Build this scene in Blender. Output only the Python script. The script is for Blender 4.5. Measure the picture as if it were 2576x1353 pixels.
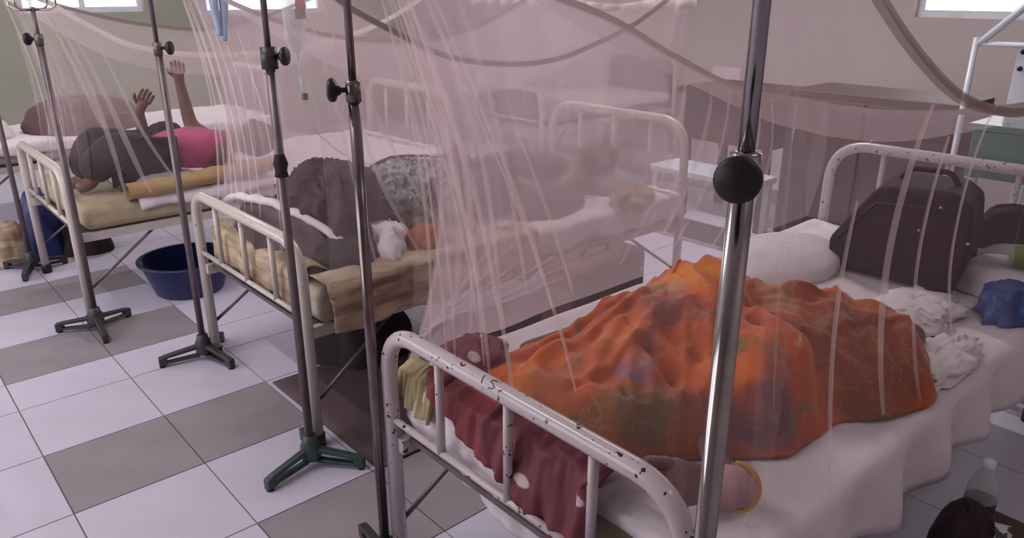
import bpy, bmesh, math, random
import numpy as np
from mathutils import Vector, Matrix, noise

for o in list(bpy.data.objects): bpy.data.objects.remove(o)
SC = bpy.context.scene
COL = SC.collection
PI = math.pi

# ------------------------------------------------------------------ camera
F_PX, CX, CY, CAM_H = 1920.0, 1288.0, 676.5, 1.524
pitch = math.atan(707 / F_PX)
down = np.array([0, math.cos(pitch), math.sin(pitch)])
XA = np.array([3600 - CX, -F_PX * math.tan(pitch), F_PX]); XA /= np.linalg.norm(XA)
XA -= XA.dot(down) * down; XA /= np.linalg.norm(XA)
YA = np.cross(down, XA)
if YA[0] > 0: YA = -YA
cd = bpy.data.cameras.new('camera'); cam = bpy.data.objects.new('camera', cd); COL.objects.link(cam)
cd.sensor_width = 36; cd.lens = F_PX / 2576 * 36; cd.clip_start = 0.02
R = Matrix(((XA[0], -XA[1], -XA[2]), (YA[0], -YA[1], -YA[2]), (-down[0], down[1], down[2])))
cam.matrix_world = Matrix.Translation((0, 0, CAM_H)) @ R.to_4x4()
SC.camera = cam
def proj(p):
    q = XA * p[0] + YA * p[1] + down * (CAM_H - p[2])
    return (CX + F_PX * q[0] / q[2], CY + F_PX * q[1] / q[2]) if q[2] > 0.05 else (-9e9, -9e9)

# ------------------------------------------------------------------ world, lamps, exposure
w = bpy.data.worlds.new('world'); SC.world = w; w.use_nodes = True
bg = w.node_tree.nodes['Background']; bg.inputs[0].default_value = (1.0, 0.945, 0.985, 1); bg.inputs[1].default_value = 3.5
SC.view_settings.view_transform = 'Standard'; SC.view_settings.look = 'None'
SC.view_settings.exposure = 0.0; SC.view_settings.gamma = 1.0; SC.view_settings.use_curve_mapping = False
SC.cycles.transparent_max_bounces = 40
SC.cycles.max_bounces = 4; SC.cycles.diffuse_bounces = 3; SC.cycles.glossy_bounces = 2; SC.cycles.transmission_bounces = 5
SC.cycles.use_adaptive_sampling = True; SC.cycles.adaptive_threshold = 0.12; SC.cycles.adaptive_min_samples = 16
SC.cycles.caustics_reflective = False; SC.cycles.caustics_refractive = False
def area_light(name, loc, rot, sx, sy, power, color):
    l = bpy.data.lights.new(name, 'AREA'); l.shape = 'RECTANGLE'; l.size = sx; l.size_y = sy
    l.energy = power; l.color = color
    o = bpy.data.objects.new(name, l); COL.objects.link(o); o.location = loc; o.rotation_euler = rot
    return o
# unseen tubes: the first gives the rail highlight, the rest are added for light
area_light('unseen_tube_light', (-0.15, 2.6, 2.85), (0, 0, PI / 2), 1.2, 0.06, 22, (1.0, 0.95, 0.96))
area_light('unseen_tube_light', (1.6, -0.5, 2.85), (0, 0, 0), 1.2, 0.06, 5, (1.0, 0.93, 0.92))  # added fill lamp, brightens the right side
area_light('unseen_tube_light', (3.7, 2.9, 2.85), (0, 0, PI / 2), 1.2, 0.06, 48, (1.0, 0.93, 0.94))  # added lamp, brightens the nets at the back
area_light('unseen_tube_light', (1.8, 6.4, 2.85), (0, 0, 0), 1.2, 0.06, 26, (1.0, 0.95, 0.95))

# ------------------------------------------------------------------ helpers
def tag(o, label=None, cat=None, group=None, kind=None):
    if label: o['label'] = label
    if cat: o['category'] = cat
    if group: o['group'] = group
    if kind: o['kind'] = kind
    return o
def empty(name, loc=(0, 0, 0), label=None, cat=None, group=None):
    o = bpy.data.objects.new(name, None); COL.objects.link(o); o.location = loc; o.empty_display_size = 0.1
    return tag(o, label, cat, group)
class MB:
    """collects verts and faces (world coordinates) and links them as one mesh object"""
    def __init__(s): s.v = []; s.f = []
    def add(s, V, Fc):
        b = len(s.v); s.v += [tuple(p) for p in V]; s.f += [tuple(i + b for i in q) for q in Fc]; return s
    def box(s, lo, hi):
        x0, y0, z0 = lo; x1, y1, z1 = hi
        return s.add([(x0,y0,z0),(x1,y0,z0),(x1,y1,z0),(x0,y1,z0),(x0,y0,z1),(x1,y0,z1),(x1,y1,z1),(x0,y1,z1)],
                     [(0,3,2,1),(4,5,6,7),(0,1,5,4),(1,2,6,5),(2,3,7,6),(3,0,4,7)])
    def obox(s, c, ax, ay, az):
        c = Vector(c); ax = Vector(ax); ay = Vector(ay); az = Vector(az)
        return s.add([c + sx*ax + sy*ay + sz*az for sz in (-1,1) for sx,sy in ((-1,-1),(1,-1),(1,1),(-1,1))],
                     [(0,3,2,1),(4,5,6,7),(0,1,5,4),(1,2,6,5),(2,3,7,6),(3,0,4,7)])
    def tube(s, pts, r, n=12, cap=True):
        pts = [Vector(p) for p in pts]; m = len(pts)
        rs = r if isinstance(r, (list, tuple)) else [r] * m
        t0 = (pts[1] - pts[0]).normalized()
        u = t0.orthogonal().normalized(); V = []
        for i, p in enumerate(pts):
            t = (pts[min(i+1, m-1)] - pts[max(i-1, 0)]).normalized()
            u = (u - t * u.dot(t)).normalized(); w_ = t.cross(u)
            V += [p + rs[i] * (math.cos(a) * u + math.sin(a) * w_) for a in (2*PI*k/n for k in range(n))]
        Fc = [(i*n+k, i*n+(k+1) % n, (i+1)*n+(k+1) % n, (i+1)*n+k) for i in range(m-1) for k in range(n)]
        if cap: Fc += [tuple(range(n))[::-1], tuple((m-1)*n + k for k in range(n))]
        return s.add(V, Fc)
    def lathe(s, c, axis, prof, n=24):
        """prof: (radius, distance along axis)"""
        c = Vector(c); a = Vector(axis).normalized(); u = a.orthogonal().normalized(); w_ = a.cross(u); m = len(prof)
        V = [c + a*h + max(r, 1e-4) * (math.cos(t)*u + math.sin(t)*w_) for r, h in prof for t in (2*PI*k/n for k in range(n))]
        Fc = [(i*n+k, i*n+(k+1) % n, (i+1)*n+(k+1) % n, (i+1)*n+k) for i in range(m-1) for k in range(n)]
        return s.add(V, Fc)
    def grid(s, fn, nu, nv):
        V = [fn(i/nu, j/nv) for j in range(nv+1) for i in range(nu+1)]
        return s.add(V, [(j*(nu+1)+i, j*(nu+1)+i+1, (j+1)*(nu+1)+i+1, (j+1)*(nu+1)+i) for j in range(nv) for i in range(nu)])
    def build(s, name, m, parent=None, smooth=True, bevel=0, thick=0, sub=0):
        off = Vector(parent.location) if parent and not parent.parent else (Vector(parent.matrix_local.translation) if parent else Vector())
        if parent and parent.parent: off = Vector(parent.parent.location)
        me = bpy.data.meshes.new(name)
        me.from_pydata([tuple(Vector(p) - off) for p in s.v], [], s.f)
        me.validate(); me.update()
        o = bpy.data.objects.new(name, me); COL.objects.link(o); o.parent = parent
        for mm in (m if isinstance(m, (list, tuple)) else [m]): me.materials.append(mm)
        if smooth: me.shade_smooth()
        if smooth == 'auto' or bevel: me.shade_smooth()
        if thick:
            md = o.modifiers.new('thickness', 'SOLIDIFY'); md.thickness = thick; md.offset = 0
        if bevel:
            md = o.modifiers.new('bevel', 'BEVEL'); md.width = bevel; md.segments = 3; md.limit_method = 'ANGLE'
            md.harden_normals = True
        if sub:
            md = o.modifiers.new('sub', 'SUBSURF'); md.levels = sub; md.render_levels = sub
        return o
def arc_path(pts, r, n=8):
    """polyline with rounded corners"""
    pts = [Vector(p) for p in pts]; out = [pts[0]]
    for a, b, c in zip(pts, pts[1:], pts[2:]):
        d0 = (a - b).normalized(); d1 = (c - b).normalized()
        p0 = b + d0 * r; p1 = b + d1 * r
        for k in range(n + 1):
            t = k / n; out.append((1-t)**2 * p0 + 2*t*(1-t) * (b*0.86 + (p0+p1)*0.07) + t*t * p1)
    out.append(pts[-1]); return out
def spline(pts, n):
    """Catmull-Rom through pts, n+1 samples evenly in length"""
    P = [np.array(p, float) for p in pts]; P = [2*P[0]-P[1]] + P + [2*P[-1]-P[-2]]
    L = []
    for i in range(1, len(P)-2):
        for t in np.linspace(0, 1, 16, endpoint=False):
            a, b, c, d = P[i-1:i+3]
            L.append(.5*((2*b)+(c-a)*t+(2*a-5*b+4*c-d)*t*t+(3*b-a-3*c+d)*t**3))
    L.append(P[-2]); L = np.array(L)
    s = np.r_[0, np.cumsum(np.linalg.norm(np.diff(L, axis=0), axis=1))]
    q = np.linspace(0, s[-1], n+1)
    return np.stack([np.interp(q, s, L[:, k]) for k in range(3)], 1)
def nz(x, y, z=0.0): return noise.noise(Vector((x, y, z)))

# ------------------------------------------------------------------ materials
def nodes(name):
    m = bpy.data.materials.new(name); m.use_nodes = True
    nt = m.node_tree; return m, nt, nt.nodes['Principled BSDF'], nt.nodes, nt.links
def ramp(N, stops, interp='LINEAR'):
    r = N.new('ShaderNodeValToRGB'); r.color_ramp.interpolation = interp
    el = r.color_ramp.elements
    while len(el) < len(stops): el.new(0.5)
    for e, (p, c) in zip(el, stops): e.position = p; e.color = (*c, 1)
    return r
def mat(name, c, rough=0.6, metal=0.0, c2=None, scale=8.0, lo=0.35, hi=0.65, bump=0.0, bscale=60.0, spec=0.5, stretch=None, sheen=0.0):
    m, nt, b, N, L = nodes(name)
    b.inputs['Roughness'].default_value = rough; b.inputs['Metallic'].default_value = metal
    b.inputs['Specular IOR Level'].default_value = spec
    b.inputs['Base Color'].default_value = (*c, 1); b.inputs['Sheen Weight'].default_value = sheen
    tc = N.new('ShaderNodeTexCoord'); src = tc.outputs['Object']
    if stretch:
        mp = N.new('ShaderNodeMapping'); mp.inputs['Scale'].default_value = stretch; L.new(src, mp.inputs[0]); src = mp.outputs[0]
    n = N.new('ShaderNodeTexNoise'); n.inputs['Scale'].default_value = scale; n.inputs['Detail'].default_value = 4; L.new(src, n.inputs['Vector'])
    r = ramp(N, [(lo, c), (hi, c2 or tuple(v*0.88 for v in c))]); L.new(n.outputs['Fac'], r.inputs[0]); L.new(r.outputs[0], b.inputs['Base Color'])
    if bump:
        n2 = N.new('ShaderNodeTexNoise'); n2.inputs['Scale'].default_value = bscale; n2.inputs['Detail'].default_value = 5; L.new(src, n2.inputs['Vector'])
        bp = N.new('ShaderNodeBump'); bp.inputs['Strength'].default_value = bump; bp.inputs['Distance'].default_value = 0.01
        L.new(n2.outputs['Fac'], bp.inputs['Height']); L.new(bp.outputs[0], b.inputs['Normal'])
    return m
def net_mat(name, c, opac, trans=0.5, gather=None):
    m = bpy.data.materials.new(name); m.use_nodes = True; nt = m.node_tree; N = nt.nodes; L = nt.links
    N.clear(); out = N.new('ShaderNodeOutputMaterial')
    tr = N.new('ShaderNodeBsdfTransparent'); df = N.new('ShaderNodeBsdfDiffuse'); tl = N.new('ShaderNodeBsdfTranslucent')
    df.inputs[0].default_value = (*c, 1); tl.inputs[0].default_value = (*c, 1)
    mx = N.new('ShaderNodeMixShader'); mx.inputs[0].default_value = trans; L.new(df.outputs[0], mx.inputs[1]); L.new(tl.outputs[0], mx.inputs[2])
    tc = N.new('ShaderNodeTexCoord'); n = N.new('ShaderNodeTexNoise'); n.inputs['Scale'].default_value = 3.0; n.inputs['Detail'].default_value = 3
    L.new(tc.outputs['Object'], n.inputs['Vector'])
    mr = N.new('ShaderNodeMapRange'); mr.inputs['To Min'].default_value = opac*0.82; mr.inputs['To Max'].default_value = opac*1.18
    L.new(n.outputs['Fac'], mr.inputs['Value'])
    fac = mr.outputs[0]
    if gather:      # cloth bunched thicker towards the foot end (object x from -1 to 1)
        sx = N.new('ShaderNodeSeparateXYZ'); L.new(tc.outputs['Object'], sx.inputs[0])
        g = N.new('ShaderNodeMapRange'); g.inputs['From Min'].default_value = -0.7; g.inputs['From Max'].default_value = 0.9; g.inputs['To Min'].default_value = gather[0]; g.inputs['To Max'].default_value = gather[1]
        L.new(sx.outputs['X'], g.inputs['Value'])
        mu = N.new('ShaderNodeMath'); mu.operation = 'MULTIPLY'; L.new(mr.outputs[0], mu.inputs[0]); L.new(g.outputs[0], mu.inputs[1]); fac = mu.outputs[0]
    m2 = N.new('ShaderNodeMixShader'); L.new(fac, m2.inputs[0]); L.new(tr.outputs[0], m2.inputs[1]); L.new(mx.outputs[0], m2.inputs[2])
    L.new(m2.outputs[0], out.inputs[0]); return m
def print_mat(name, base, blots, scale=9.0, rough=0.75, weave=0.25, translucent=0.0):
    """printed cloth: base colour ramp with coloured blotches; blots = (colour, noise scale, threshold, seed)"""
    m, nt, b, N, L = nodes(name); b.inputs['Roughness'].default_value = rough; b.inputs['Sheen Weight'].default_value = 0.15
    tc = N.new('ShaderNodeTexCoord'); src = tc.outputs['Object']
    n = N.new('ShaderNodeTexNoise'); n.inputs['Scale'].default_value = scale; n.inputs['Detail'].default_value = 3; L.new(src, n.inputs['Vector'])
    r = ramp(N, base); L.new(n.outputs['Fac'], r.inputs[0]); col = r.outputs[0]
    for c, sc_, th, seed in blots:
        mp = N.new('ShaderNodeMapping'); mp.inputs['Location'].default_value = (seed, seed*1.7, seed*0.3); L.new(src, mp.inputs[0])
        k = N.new('ShaderNodeTexNoise'); k.inputs['Scale'].default_value = sc_; k.inputs['Detail'].default_value = 4; k.inputs['Distortion'].default_value = 0.6; L.new(mp.outputs[0], k.inputs['Vector'])
        rr = N.new('ShaderNodeMapRange'); rr.inputs['From Min'].default_value = th; rr.inputs['From Max'].default_value = th + 0.07; L.new(k.outputs['Fac'], rr.inputs['Value'])
        mx = N.new('ShaderNodeMix'); mx.data_type = 'RGBA'; L.new(rr.outputs[0], mx.inputs['Factor']); L.new(col, mx.inputs[6]); mx.inputs[7].default_value = (*c, 1); col = mx.outputs[2]
    L.new(col, b.inputs['Base Color'])
    wv = N.new('ShaderNodeTexNoise'); wv.inputs['Scale'].default_value = 130; L.new(src, wv.inputs['Vector'])
    bp = N.new('ShaderNodeBump'); bp.inputs['Strength'].default_value = weave; bp.inputs['Distance'].default_value = 0.004; L.new(wv.outputs['Fac'], bp.inputs['Height']); L.new(bp.outputs[0], b.inputs['Normal'])
    return m
def spot_mat(name, c, spot, scale, size):
    m, nt, b, N, L = nodes(name); b.inputs['Roughness'].default_value = 0.7
    tc = N.new('ShaderNodeTexCoord'); v = N.new('ShaderNodeTexVoronoi'); v.inputs['Scale'].default_value = scale
    mp = N.new('ShaderNodeMapping'); mp.inputs['Scale'].default_value = (1, 0.55, 1); L.new(tc.outputs['Object'], mp.inputs[0]); L.new(mp.outputs[0], v.inputs['Vector'])
    r = ramp(N, [(size, spot), (size + 0.05, c)]); L.new(v.outputs['Distance'], r.inputs[0]); L.new(r.outputs[0], b.inputs['Base Color']); return m
def paint_mat(name, c, chip, amount=0.66):
    """enamel with small dark chips"""
    m, nt, b, N, L = nodes(name); b.inputs['Roughness'].default_value = 0.2
    tc = N.new('ShaderNodeTexCoord'); n = N.new('ShaderNodeTexNoise'); n.inputs['Scale'].default_value = 58; n.inputs['Detail'].default_value = 2; L.new(tc.outputs['Object'], n.inputs['Vector'])
    r = ramp(N, [(amount, c), (amount + 0.015, chip)]); L.new(n.outputs['Fac'], r.inputs[0]); L.new(r.outputs[0], b.inputs['Base Color']); return m

M = dict(
    tile_light=mat('tile_light', (0.585, 0.545, 0.665), 0.5, c2=(0.55, 0.51, 0.62), scale=5),
    tile_grey=mat('tile_grey', (0.30, 0.26, 0.285), 0.5, c2=(0.265, 0.225, 0.25), scale=6),
    grout=mat('grout', (0.30, 0.26, 0.28), 0.8),
    wall=mat('wall_paint', (0.58, 0.495, 0.49), 0.75, c2=(0.53, 0.46, 0.44), scale=2),
    wall_green=mat('wall_green', (0.37, 0.37, 0.29), 0.8, c2=(0.33, 0.33, 0.26), scale=2),
    ceiling=mat('ceiling_paint', (0.7, 0.68, 0.68), 0.9),
    enamel=paint_mat('bed_enamel', (0.55, 0.48, 0.50), (0.03, 0.02, 0.025), 0.665),
    enamel2=paint_mat('bed_enamel_cream', (0.56, 0.51, 0.47), (0.12, 0.09, 0.08), 0.72),
    steel=mat('stand_steel', (0.42, 0.39, 0.39), 0.14, 0.97, c2=(0.34, 0.31, 0.31), scale=14),
    steel_dark=mat('stand_steel_dark', (0.24, 0.205, 0.205), 0.22, 0.95, c2=(0.16, 0.13, 0.13), scale=14),
    steel_dull=mat('stand_steel_dull', (0.20, 0.165, 0.17), 0.42, 0.6, c2=(0.15, 0.12, 0.125), scale=14),
    black=mat('black_plastic', (0.012, 0.010, 0.011), 0.45),
    base=mat('stand_base_paint', (0.046, 0.042, 0.046), 0.4, c2=(0.034, 0.030, 0.034), scale=20),
    base_green=mat('stand_base_green', (0.05, 0.085, 0.078), 0.4, c2=(0.03, 0.05, 0.048), scale=20),
    net=net_mat('net_mesh', (0.88, 0.715, 0.765), 0.13),
    net_dense=net_mat('net_mesh_gathered', (0.88, 0.715, 0.765), 0.35, gather=(1.35, 0.5)),
    net_roof=net_mat('net_mesh_roof', (0.87, 0.725, 0.745), 0.22),
    net_thin=net_mat('net_mesh_thin', (0.82, 0.66, 0.70), 0.075),
    fold=net_mat('net_fold', (0.93, 0.79, 0.80), 0.30),
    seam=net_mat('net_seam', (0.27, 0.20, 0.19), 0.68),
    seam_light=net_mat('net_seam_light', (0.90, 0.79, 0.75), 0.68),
    mattress=mat('mattress_ticking', (0.47, 0.40, 0.26), 0.8, c2=(0.40, 0.32, 0.22), scale=9, bump=0.3),
    mattress_grey=mat('mattress_grey', (0.42, 0.37, 0.33), 0.8, c2=(0.33, 0.27, 0.2), scale=9, bump=0.3),
    sheet=mat('white_sheet', (0.74, 0.68, 0.70), 0.8, c2=(0.68, 0.62, 0.64), scale=7, bump=0.25, bscale=18),
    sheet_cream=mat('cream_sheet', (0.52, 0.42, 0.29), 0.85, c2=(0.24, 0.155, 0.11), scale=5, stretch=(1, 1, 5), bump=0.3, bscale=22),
    skin=mat('skin_brown', (0.155, 0.075, 0.055), 0.55, c2=(0.12, 0.055, 0.042), scale=10),
    skin_mid=mat('skin_toes', (0.185, 0.085, 0.085), 0.55, c2=(0.12, 0.05, 0.055), scale=16),
    sole=mat('skin_sole', (0.40, 0.22, 0.25), 0.6, c2=(0.33, 0.17, 0.19), scale=14),
    hair=mat('hair_black', (0.018, 0.013, 0.012), 0.5, stretch=(4, 40, 4), bump=0.5, bscale=20),
    pink=mat('pink_shirt', (0.52, 0.095, 0.20), 0.8, c2=(0.42, 0.06, 0.16), scale=7, bump=0.4, bscale=25),
    dark_cloth=mat('dark_cloth', (0.034, 0.024, 0.027), 0.85, c2=(0.025, 0.017, 0.02), scale=8, bump=0.4, bscale=25),
    plum=mat('plum_cloth', (0.075, 0.04, 0.046), 0.85, c2=(0.05, 0.028, 0.034), scale=8, bump=0.4, bscale=25),
    maroon=spot_mat('maroon_spotted', (0.15, 0.03, 0.045), (0.55, 0.42, 0.42), 15, 0.17),
    red=mat('red_cloth', (0.26, 0.045, 0.05), 0.8, c2=(0.13, 0.028, 0.036), scale=5, bump=0.3, bscale=20),
    orange_cloth=mat('orange_cloth', (0.46, 0.13, 0.03), 0.8, c2=(0.36, 0.09, 0.03), scale=12, bump=0.4, bscale=30),
    floral=print_mat('grey_floral', [(0.38, (0.13, 0.125, 0.13)), (0.52, (0.30, 0.29, 0.29)), (0.62, (0.44, 0.42, 0.42))], [((0.13, 0.20, 0.17), 26, 0.56, 3.0), ((0.55, 0.52, 0.52), 34, 0.60, 9.0), ((0.06, 0.05, 0.06), 30, 0.60, 5.0)], 30),
    suitcase=mat('black_bag_fabric', (0.030, 0.011, 0.017), 0.62, c2=(0.030, 0.020, 0.022), scale=5, spec=0.15),
    brown_box=mat('brown_bag', (0.12, 0.065, 0.066), 0.8, c2=(0.10, 0.052, 0.055), scale=4),
    dark_patch=mat('dark_patch_colour', (0.105, 0.066, 0.073), 0.85, c2=(0.085, 0.052, 0.058), scale=6),
    wood=mat('dark_wood', (0.075, 0.036, 0.034), 0.5, c2=(0.052, 0.026, 0.025), scale=6, stretch=(1, 1, 8)),
    blue=mat('blue_plastic', (0.018, 0.028, 0.13), 0.35, c2=(0.014, 0.02, 0.10), scale=5),
    blue_bag=mat('blue_polythene', (0.05, 0.10, 0.32), 0.35, c2=(0.03, 0.06, 0.2), scale=10, bump=0.5, bscale=25),
    light_blue=mat('light_blue_rubber', (0.38, 0.52, 0.74), 0.45, c2=(0.32, 0.44, 0.66), scale=10),
    teal=mat('teal_plastic', (0.12, 0.30, 0.27), 0.12, c2=(0.09, 0.22, 0.2), scale=4),
    white_paint=mat('white_steel_paint', (0.72, 0.74, 0.82), 0.35),
    lace=mat('lace_white', (0.80, 0.72, 0.70), 0.9, c2=(0.7, 0.63, 0.6), scale=12),
    paper=mat('poster_paper', (0.78, 0.68, 0.70), 0.8),
    yellow_trim=mat('yellow_trim', (0.55, 0.30, 0.03), 0.8),
    plum_grey=mat('plum_grey_cloth', (0.15, 0.10, 0.11), 0.85, c2=(0.11, 0.07, 0.08), scale=5, bump=0.3, bscale=20),
    maroon_dark=mat('dark_maroon_cloth', (0.052, 0.022, 0.027), 0.85, c2=(0.035, 0.016, 0.02), scale=8, bump=0.4, bscale=25),
    quilt=mat('yellow_quilt_cloth', (0.46, 0.39, 0.22), 0.85, c2=(0.34, 0.27, 0.14), scale=6, bump=0.3, bscale=20),
    grey_cloth=mat('grey_cloth', (0.25, 0.25, 0.25), 0.85, c2=(0.20, 0.19, 0.20), scale=9, bump=0.4, bscale=25),
    sticker_red=mat('tag_red', (0.55, 0.02, 0.03), 0.5), sticker_green=mat('tag_green', (0.01, 0.13, 0.07), 0.5),
    ink=mat('ink', (0.02, 0.018, 0.02), 0.6), cola=mat('dark_label', (0.03, 0.012, 0.016), 0.4),
    strap=mat('printed_strap', (0.45, 0.42, 0.40), 0.7, c2=(0.03, 0.03, 0.03), scale=55, lo=0.5, hi=0.53),
    green_label=mat('green_label', (0.12, 0.20, 0.05), 0.5),
)
def shawl_mat():
    m = print_mat('orange_shawl_print', [(0.30, (0.31, 0.045, 0.007)), (0.50, (0.52, 0.088, 0.007)), (0.68, (0.70, 0.165, 0.006))],
                  [((0.13, 0.11, 0.03), 7.5, 0.62, 1.3), ((0.22, 0.09, 0.12), 6.2, 0.63, 6.1), ((0.26, 0.045, 0.02), 5.0, 0.56, 11.0), ((0.52, 0.34, 0.20), 12.0, 0.68, 4.4)], 4.0)
    nt = m.node_tree; N = nt.nodes; L = nt.links; b = N['Principled BSDF']
    col = b.inputs['Base Color'].links[0].from_socket; tc = [n for n in N if n.type == 'TEX_COORD'][0]
    wn = N.new('ShaderNodeTexNoise'); wn.inputs['Scale'].default_value = 7; wn.inputs['Detail'].default_value = 4; L.new(tc.outputs['Object'], wn.inputs['Vector'])
    va = N.new('ShaderNodeVectorMath'); va.operation = 'MULTIPLY_ADD'; L.new(wn.outputs['Color'], va.inputs[0]); va.inputs[1].default_value = (0.30, 0.30, 0.12); va.inputs[2].default_value = (-0.15, -0.15, -0.06)
    ad = N.new('ShaderNodeVectorMath'); ad.operation = 'ADD'; L.new(tc.outputs['Object'], ad.inputs[0]); L.new(va.outputs[0], ad.inputs[1])
    # printed flower fields, the wide dark red one also painted shade at right: place on the cloth, radius, colour, strength
    for c, r, k, st in (((-.42, -.17, .12), .17, (0.105, 0.075, 0.03), .85), ((-.20, -.31, .10), .13, (0.105, 0.045, 0.075), .9), ((-.49, -.03, .09), .10, (0.08, 0.055, 0.02), .8),
                        ((.06, .09, .23), .13, (0.82, 0.26, 0.008), .9), ((-.05, .10, .20), .075, (0.50, 0.36, 0.22), .65), ((.23, -.06, .20), .09, (0.42, 0.20, 0.035), .8),
                        ((.12, -.44, .04), .12, (0.13, 0.07, 0.02), .8), ((-.28, -.06, .17), .07, (0.20, 0.10, 0.15), .7), ((.05, .27, .13), .10, (0.34, 0.26, 0.27), .55),
                        ((-.46, .13, .09), .12, (0.26, 0.07, 0.03), .7), ((.25, -.30, .14), .26, (0.20, 0.034, 0.010), .9), ((-.06, -.22, .18), .10, (0.68, 0.13, 0.015), .8), ((-.24, .05, .17), .11, (0.62, 0.14, 0.02), .7)):
        vd = N.new('ShaderNodeVectorMath'); vd.operation = 'DISTANCE'; L.new(ad.outputs[0], vd.inputs[0]); vd.inputs[1].default_value = c
        mr = N.new('ShaderNodeMapRange'); mr.inputs['From Min'].default_value = r; mr.inputs['From Max'].default_value = r*0.45; mr.inputs['To Max'].default_value = st; L.new(vd.outputs['Value'], mr.inputs['Value'])
        mx = N.new('ShaderNodeMix'); mx.data_type = 'RGBA'; L.new(mr.outputs[0], mx.inputs['Factor']); L.new(col, mx.inputs[6]); mx.inputs[7].default_value = (*k, 1); col = mx.outputs[2]
    # small sprigs and scroll lines
    v = N.new('ShaderNodeTexVoronoi'); v.feature = 'DISTANCE_TO_EDGE'; v.inputs['Scale'].default_value = 13; L.new(ad.outputs[0], v.inputs['Vector'])
    mr = N.new('ShaderNodeMapRange'); mr.inputs['From Min'].default_value = 0.035; mr.inputs['From Max'].default_value = 0.01; mr.inputs['To Max'].default_value = 0.30; L.new(v.outputs['Distance'], mr.inputs['Value'])
    mx = N.new('ShaderNodeMix'); mx.data_type = 'RGBA'; L.new(mr.outputs[0], mx.inputs['Factor']); L.new(col, mx.inputs[6]); mx.inputs[7].default_value = (0.42, 0.20, 0.07, 1); col = mx.outputs[2]
    L.new(col, b.inputs['Base Color']); return m
M['shawl'] = shawl_mat()
def clear_mat(name, c, opac, rough=0.08):
    m = bpy.data.materials.new(name); m.use_nodes = True; nt = m.node_tree; N = nt.nodes; L = nt.links; N.clear()
    out = N.new('ShaderNodeOutputMaterial'); tr = N.new('ShaderNodeBsdfTransparent'); tr.inputs[0].default_value = (*c, 1)
    g = N.new('ShaderNodeBsdfPrincipled'); g.inputs['Base Color'].default_value = (*c, 1); g.inputs['Roughness'].default_value = rough
    mx = N.new('ShaderNodeMixShader'); mx.inputs[0].default_value = opac; L.new(tr.outputs[0], mx.inputs[1]); L.new(g.outputs[0], mx.inputs[2]); L.new(mx.outputs[0], out.inputs[0]); return m
M['clear'] = clear_mat('clear_plastic', (0.85, 0.88, 0.88), 0.32)
M['glass'] = clear_mat('window_glass', (0.92, 0.95, 0.95), 0.12)

# ------------------------------------------------------------------ floor
floor = MB().box((-2.5, -1.5, -0.12), (6.4, 8.7, -0.007)).build('floor', M['grout'], None, False)
tag(floor, 'pale pink and grey tiled ward floor', None, None, 'structure')
col_edges = [0.28 + 0.405 * k for k in range(-6, 16)]
row_edges = [1.94 - 0.405*k for k in range(8, 0, -1)] + [1.94, 2.357, 2.767, 3.17, 3.44, 3.845, 4.27, 4.65, 5.03, 5.43] + [5.43 + 0.405*k for k in range(1, 8)]
GREY = {(1.535,), (2.357,), (3.44,), (4.27,), (5.03,)}
tiles = []
for i in range(len(col_edges)-1):
    for j in range(len(row_edges)-1):
        x0, x1, y0, y1 = col_edges[i], min(col_edges[i+1], 6.2), row_edges[j], min(row_edges[j+1], 8.5)
        yk = round(y0, 3)
        grey = (x0 > 0.2 and x1 < 1.12 and yk in (2.357, 3.44, 4.27, 5.03)) or (0.6 < x0 < 1.6 and yk == 1.535) or (x0 > 3.4 and i % 3 == 0)
        d = 1e9
        for q in ((x0, y0), (x1, y0), (x0, y1), (x1, y1), ((x0+x1)/2, (y0+y1)/2)):
            px = proj((q[0], q[1], 0))
            if -150 < px[0] < 2726 and -100 < px[1] < 1500: d = min(d, math.hypot(*q))
        tiles.append((d, x0, x1, y0, y1, grey))
tiles.sort()
cache = {}
rest = {False: MB(), True: MB()}
for k, (d, x0, x1, y0, y1, grey) in enumerate(tiles):
    g = 0.0022
    if k < 290 and d < 1e8:
        key = (round(x1-x0, 3), round(y1-y0, 3), grey)
        if key not in cache:
            o = MB().box((g, g, -0.007), (key[0]-g, key[1]-g, 0)).build('tile', M['tile_grey' if grey else 'tile_light'], floor, False)
            cache[key] = o.data; md = None
        else:
            o = bpy.data.objects.new('tile', cache[key]); COL.objects.link(o); o.parent = floor
        o.location = (x0, y0, 0)
    else: rest[grey].box((x0+g, y0+g, -0.007), (x1-g, y1-g, 0))
for g in (False, True):
    if rest[g].v: tag(rest[g].build('tile_field', M['tile_grey' if g else 'tile_light'], floor, False), kind='stuff')

# ------------------------------------------------------------------ walls, windows, ceiling
def wall_with_windows(name, axis, pos, a0, a1, zt, wins, m, label):
    """wall of thickness 0.2 standing beyond pos along axis; wins = (a0, a1, z0, z1)"""
    mb = MB()
    def bx(u0, u1, z0, z1):
        if u1 - u0 < 1e-3 or z1 - z0 < 1e-3: return
        mb.box((pos, u0, z0), (pos+0.2, u1, z1)) if axis == 'x' else mb.box((u0, pos, z0), (u1, pos+0.2, z1))
    u = a0
    for w0, w1, z0, z1 in sorted(wins):
        bx(u, w0, 0, zt); bx(w0, w1, 0, z0); bx(w0, w1, z1, zt); u = w1
    bx(u, a1, 0, zt)
    return tag(mb.build(name, m, None, False), label, None, None, 'structure')
WB = [(0.9, 2.5, 1.32, 2.5), (5.2, 6.4, 1.52, 2.5)]
WL = [(1.5, 2.6, 1.30, 2.5), (3.2, 4.6, 1.25, 2.5)]
wall_with_windows('wall_back', 'x', 6.2, -1.5, 8.7, 3.0, WB, M['wall'], 'dusky pink plastered wall at the back of the ward')
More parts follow.
